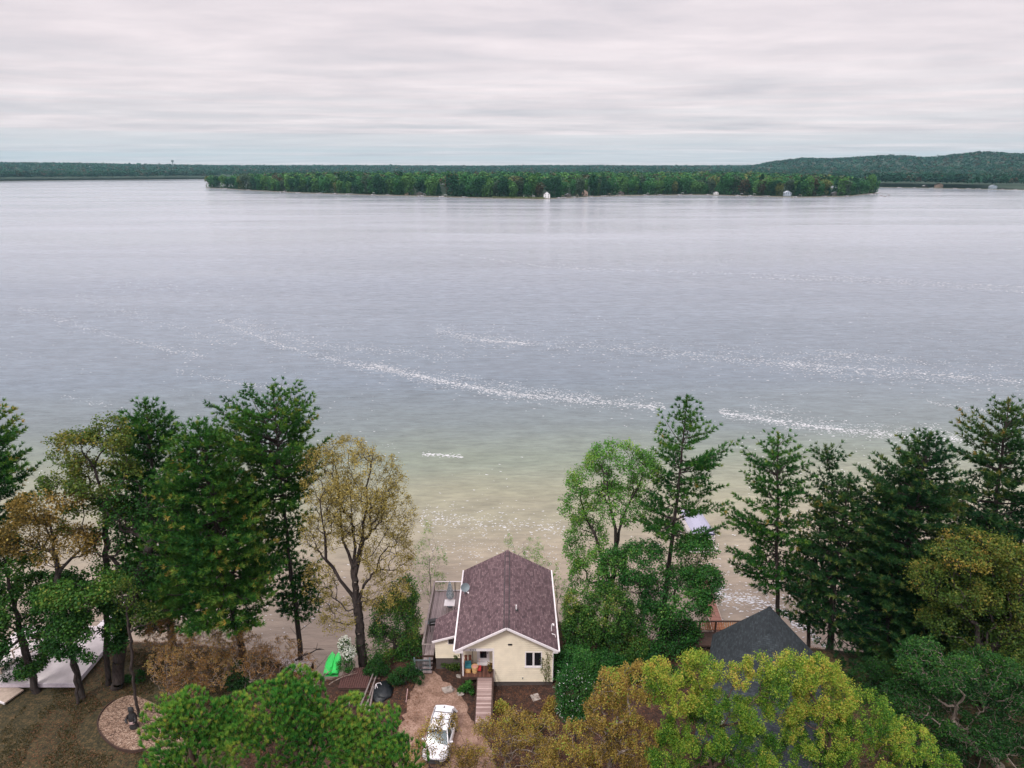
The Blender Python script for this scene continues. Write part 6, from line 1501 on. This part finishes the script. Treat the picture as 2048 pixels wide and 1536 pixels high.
wood('mainland_woodland', 'band of dark wood along the distant mainland shore', np.vstack([P2, P2b, P2c]), 4, FM, 4.2, 36, 8.0, 5.0)
P3 = scatter(17000, -350, 2400, 2900, 5200, 5, lambda p, d, z: z > 1)
wood('hill_woodland', 'blue-green wooded hills and ridges on the horizon', P3, 6, FM, 8.0, 14, 8.5)
P4 = scatter(9000, -450, 2500, 5200, 9200, 7, lambda p, d, z: z > 1)
wood('horizon_woodland', 'faint forest reaching to the skyline', P4, 8, FM, 15.0, 8, 11)

# ---- buildings
def far_house(label, px, d, w, dp, h, wallc, roofc, rz=0.0, off=14, rh=2.5, group=None, wins=3, storeys=1, z=None):
    th_ = math.atan((px - 1024) / 1425); dd_ = d + off; x, y = dd_ * math.sin(th_), dd_ * math.cos(th_); zz = float(far_h(np.float64(x), np.float64(y))) if z is None else z
    r_ = tag(empty('lake_house', (x, y, zz), rz), label, 'house', group); g = MB(); g.b2((-w / 2, -dp / 2, -1.5), (w / 2, dp / 2, h)); g.add([(-w / 2, -dp / 2, h), (0, -dp / 2, h + rh), (w / 2, -dp / 2, h)], [(0, 2, 1)]); g.build('wall', wallc, r_)
    g = MB()
    for s in (-1, 1): g.add([(0, -dp / 2 - .4, h + rh + .15), (s * (w / 2 + .5), -dp / 2 - .4, h - .15), (s * (w / 2 + .5), dp / 2 + .4, h - .15), (0, dp / 2 + .4, h + rh + .15)], [(0, 1, 2, 3)])
    g.build('roof', roofc, r_)
    for st_ in range(storeys):
        for k in range(wins):
            xx = -w / 2 + w * (k + .5) / wins; g = MB(); g.b2((xx - .55, -dp / 2 - .05, .9 + 2.8 * st_), (xx + .55, -dp / 2 - .01, 2.3 + 2.8 * st_)); g.build('window', GLASS, r_)
    return r_
FW = pmat('far_white', (.78, .78, .80), .6, var=.03); FT = pmat('far_tan', (.50, .36, .28), .7, var=.06); FB = pmat('far_blue_grey', (.36, .42, .50), .6, var=.05); FR = pmat('far_grey_roof', (.12, .12, .13), .8); FRB = pmat('far_brown_roof', (.20, .12, .10), .8); FD = pmat('far_dark_wall', (.10, .085, .08), .8); FBL = pmat('far_light_roof', (.45, .50, .56), .7)
SF = lambda p: float(shore_front(p))
far_house('tall white gabled house standing on the point of the far shore', 1094, SF(1094), 8.5, 9, 5.0, FW, FR, off=8, rh=3.6, storeys=2, wins=2)
wg = far_house('low white wing house just left of the tall white gabled one', 1064, SF(1064), 9, 5, 2.6, FW, FR, off=36, rh=1.2)
far_house('small white shed left of the low white house on the point', 1049, SF(1049), 2.8, 3, 2.6, FW, FW, off=36, rh=1.6, wins=1)
far_house('dark house with a pale gable right of the tall white house', 1137, SF(1137), 8.5, 7, 3.0, FD, FBL, off=16, rh=1.6)
far_house('salmon-roofed house among the trees right of the point', 1170, SF(1170), 9, 8, 5.2, FT, pmat('salmon_roof', (.55, .32, .25), .7), off=30, rh=3.2, wins=2)
far_house('tan cottage low on the shore left of the centre', 812, SF(812), 5, 5, 2.6, FT, FRB, off=20, rh=1.6, wins=2)
far_house('grey house half hidden in the trees left of the centre', 838, SF(838), 9, 6, 3.0, FD, FBL, off=24, rh=1.8)
far_house('pale blue-grey two-storey house near the right end of the peninsula', 1578, SF(1578), 9, 8, 5.2, FB, FBL, off=12, rh=2.2, storeys=2)
far_house('dark lakeside house with a small white gable near the peninsula tip', 1674, SF(1674), 11, 7, 3.4, FD, FR, off=22, rh=2.2)
far_house('small white cottage with a dark roof on the peninsula right of centre', 1434, SF(1434), 7, 6, 2.8, FW, FR, off=10, rh=1.8, wins=2)
far_house('grey-roofed cottage at the shore right of the salmon roof', 1244, SF(1244), 8, 6, 2.8, FD, FRB, off=18, rh=1.8, wins=2)
far_house('tan-pink house on the mainland shore at the far right', 1880, 1690, 13, 9, 5.5, FT, FRB, off=14, rh=3.2)
far_house('white house on the mainland shore at the far right', 1989, 1665, 12, 8, 4.5, FB, FBL, off=14, rh=2.6)
far_house('low white house on the mainland shore left of the tan-pink one', 1852, 1700, 8, 6, 2.8, FD, FW, off=12, rh=1.6, wins=2)
# docks with boats along the peninsula
far_docks = []; far_lifts = []; far_boats = []
def far_dock(px, d, ln_, wid, mat, label, group, ang=0.0, canopy=None, boat=False):
    th_ = math.atan((px - 1024) / 1425); x, y = (d + 2) * math.sin(th_), (d + 2) * math.cos(th_); r_ = tag(empty('dock', (x, y, 0), -th_ + ang), label, 'dock', group)
    far_docks.append((px, r_)); g = MB(); g.b2((-wid / 2, -ln_, .75), (wid / 2, 3, 1.0)); g.b2((-wid * 1.8, -ln_, .751), (wid * 1.8, -ln_ + 2.2, .999)); g.build('deck_boards', mat, r_)
    g = MB(); [g.b2((s * wid / 2 - .1, -ln_ + q * ln_ / 3 - .1, -1.5), (s * wid / 2 + .1, -ln_ + q * ln_ / 3 + .1, 1.3)) for q in range(4) for s in (-1, 1)]; g.build('posts', METAL, r_)
    if canopy is not None:
        c_ = tag(empty('boat_canopy', (x + canopy[0], y - ln_ * .5, 0), -th_), canopy[1], 'boat lift', 'boat lifts along the far shore'); far_lifts.append((px, c_)); g = MB()
        for s in (-1, 1): g.add([(0, -3.4, 3.9), (s * 1.9, -3.4, 3.1), (s * 1.9, 3.4, 3.1), (0, 3.4, 3.9)], [(0, 1, 2, 3)])
        g.build('canopy', canopy[2], c_); g = MB(); [g.b2((sx * 1.7 - .08, sy * 3 - .08, -1.5), (sx * 1.7 + .08, sy * 3 + .08, 3.2)) for sx in (-1, 1) for sy in (-1, 1)]; g.build('frame', METAL, c_)
    if boat:
        b_ = tag(empty('moored_boat', (x - 4, y - ln_ * .6, .1), -th_ + .2), boat, 'boat', 'boats moored along the far shore'); far_boats.append((px, b_)); g = MB()
        prof = [(-3.2, .9, .9), (-1, 1.1, .85), (1.2, 1.0, .9), (2.6, .55, 1.05), (3.4, .05, 1.2)]; k0 = 0
        for yy_, hw_, zz_2 in prof: g.v += [(-hw_, yy_, zz_2), (-hw_ * .6, yy_, 0), (hw_ * .6, yy_, 0), (hw_, yy_, zz_2)]
        for q in range(4):
            for s in range(3): g.f.append((q * 4 + s, q * 4 + 4 + s, q * 4 + 5 + s, q * 4 + 1 + s)); g.uv.append(None)
            g.f.append((q * 4, q * 4 + 3, q * 4 + 7, q * 4 + 4)); g.uv.append(None)
        g.build('hull', FW, b_); g = MB(); g.b2((-.7, -.2, .9), (.7, .5, 1.5)); g.build('windscreen', GLASS, b_)
CANB = pmat('canopy_blue', (.10, .25, .30), .7); CANT = pmat('canopy_tan', (.45, .38, .3), .7); CANW = pmat('canopy_white', (.75, .75, .78), .7)
DG = 'small docks along the peninsula shore'
for k, (p_, ln_, c_, bt) in enumerate([(450, 8, None, 0), (495, 9, None, 0), (566, 14, CANW, 1), (598, 12, None, 1), (640, 12, CANB, 0), (668, 14, None, 0), (700, 14, None, 1), (742, 12, CANW, 0), (772, 10, None, 0), (842, 9, CANW, 1), (885, 16, CANW, 1), (925, 12, None, 0), (1118, 14, CANT, 0), (1126, 8, None, 1),
    (1150, 9, CANT, 0), (1185, 10, None, 0), (1214, 12, CANT, 1), (1242, 10, None, 0), (1290, 9, CANW, 0), (1322, 10, None, 1), (1360, 9, CANW, 0), (1385, 8, None, 0), (1418, 9, None, 0), (1478, 9, CANW, 0), (1504, 12, CANW, 1), (1541, 11, None, 0), (1596, 12, CANT, 1), (1657, 11, None, 0), (1700, 10, None, 0)]):
    far_dock(p_, SF(p_), ln_, 2.0, DOCKW, 'small pale dock reaching into the lake from the wooded peninsula', DG, ang=rng.uniform(-.5, .5), canopy=None if c_ is None else (rng.uniform(3.5, 5.5), 'boat lift with a %s canopy beside a far dock' % ({id(CANW): 'white', id(CANB): 'teal-blue', id(CANT): 'tan'}[id(c_)]), c_), boat='small white motorboat moored at a far dock' if bt else False)
for o, od, sd_, mk in relate(far_docks): o['label'] = 'small pale dock, %s %s of the %s across the lake' % (od, sd_, mk)
far_dock(1748, SF(1730), 8, 3.4, DOCKW, 'broad white dock at the right tip of the peninsula', None, canopy=(6, 'boat lift with a white canopy beside a far dock', CANW))
for o, od, sd_, mk in relate(far_lifts): o['label'] = o['label'].replace(' beside a far dock', '') + ', %s %s of the %s' % (od, sd_, mk)
for o, od, sd_, mk in relate(far_boats): o['label'] = 'small white motorboat, %s %s of the %s across the lake' % (od, sd_, mk)
for p_ in (1800, 1832, 1868, 1910, 1940, 1965, 2010, 2035): far_dock(p_, 1668 + (2048 - p_) * .1, 14, 2.4, DOCKW, 'small pale dock on the mainland shore at the far right', 'small docks on the right mainland shore', ang=rng.uniform(-.4, .4))
for (p_, o), od in zip(sorted([q for q in far_docks if q[0] > 1790]), ORD): o['label'] = 'small pale dock on the right mainland shore, %s from the left' % od
# sandy spit with reeds at the point, rafts off the tip
for p_, dd2, s in ((1767, 1215, 'nearest the right tip of the peninsula'), (1775, 1190, 'lowest of three off the right tip of the peninsula'), (1782, 1250, 'farthest out off the right tip of the peninsula')):
    th_ = math.atan((p_ - 1024) / 1425); r_ = tag(empty('swim_raft', (dd2 * math.sin(th_), dd2 * math.cos(th_), 0)), 'small floating raft, ' + s, 'raft', 'rafts off the peninsula tip'); g = MB(); g.b2((-2, -1.6, .1), (2, 1.6, .6)); g.build('platform', WOODG, r_); g = MB(); g.b2((-1.8, -1.7, -.1), (1.8, -1.2, .1)); g.build('float', BLACK, r_)
rng = np.random.default_rng(55); n_ = 2600; p_ = rng.uniform(985, 1090, n_); th_ = np.arctan((p_ - 1024) / 1425); d_ = shore_front(p_) + rng.uniform(-2, 20, n_); x, y = d_ * np.sin(th_), d_ * np.cos(th_)
V, F, T = leaves(rng, np.stack([x, y, np.maximum(far_h(x, y), 0) + rng.uniform(0, 1.2, n_)], 1), 1, .3, 1.3, np.full(n_, .5)); tag(link_mesh('shore_reeds', np_mesh('shore_reeds', V, F, {'tone': ('FACE', T)}), fleaf('reeds', (.13, .15, .07))), 'pale green reeds along the low point below the tall white house', 'reeds', kind='stuff')
# water tower on the skyline
th_ = math.atan((350 - 1024) / 1425); d_ = 4300; x, y = d_ * math.sin(th_), d_ * math.cos(th_); z0 = float(far_h(np.float64(x), np.float64(y)))
wt_ = thing('water_tower', 'tiny water tower on the left skyline', 'water tower', (x, y, z0)); ht = 43 + 4300 * 9.5 / 1425 - z0 - 6
g = MB(); g.tube([(0, 0, 0), (0, 0, ht)], [2.2, 1.2], 10); [g.tube([(5 * a, 5 * b_, 0), (4 * a, 4 * b_, ht)], .4, 5) for a, b_ in ((-1, -1), (1, -1), (1, 1), (-1, 1))]; g.build('tower_legs', GREYM, wt_)
g = MB(); g.lathe([(1, -1), (6, 1), (7.5, 4), (7, 7), (4, 9.5), (.5, 10.5)], 16, (0, 0, ht)); g.build('tank', pmat('tank_grey', (.16, .2, .22), .6), wt_)

# ---------------------------------------------------------------- haze
m, t, out = new_mat('haze')
pv = N(t, 'ShaderNodeVolumePrincipled'); pv.inputs['Density'].default_value = 5e-5; pv.inputs['Color'].default_value = (.40, .74, .86, 1); pv.inputs['Anisotropy'].default_value = 0.0
L(t, pv.outputs[0], out.inputs['Volume'])
g = MB(); g.b2((-9600, -300, -5), (9600, 9900, 230)); hz = g.build('haze', m); tag(hz, 'thin blue haze over the distance', 'haze', kind='stuff')
print('TREE FACES', TREE_N[0])
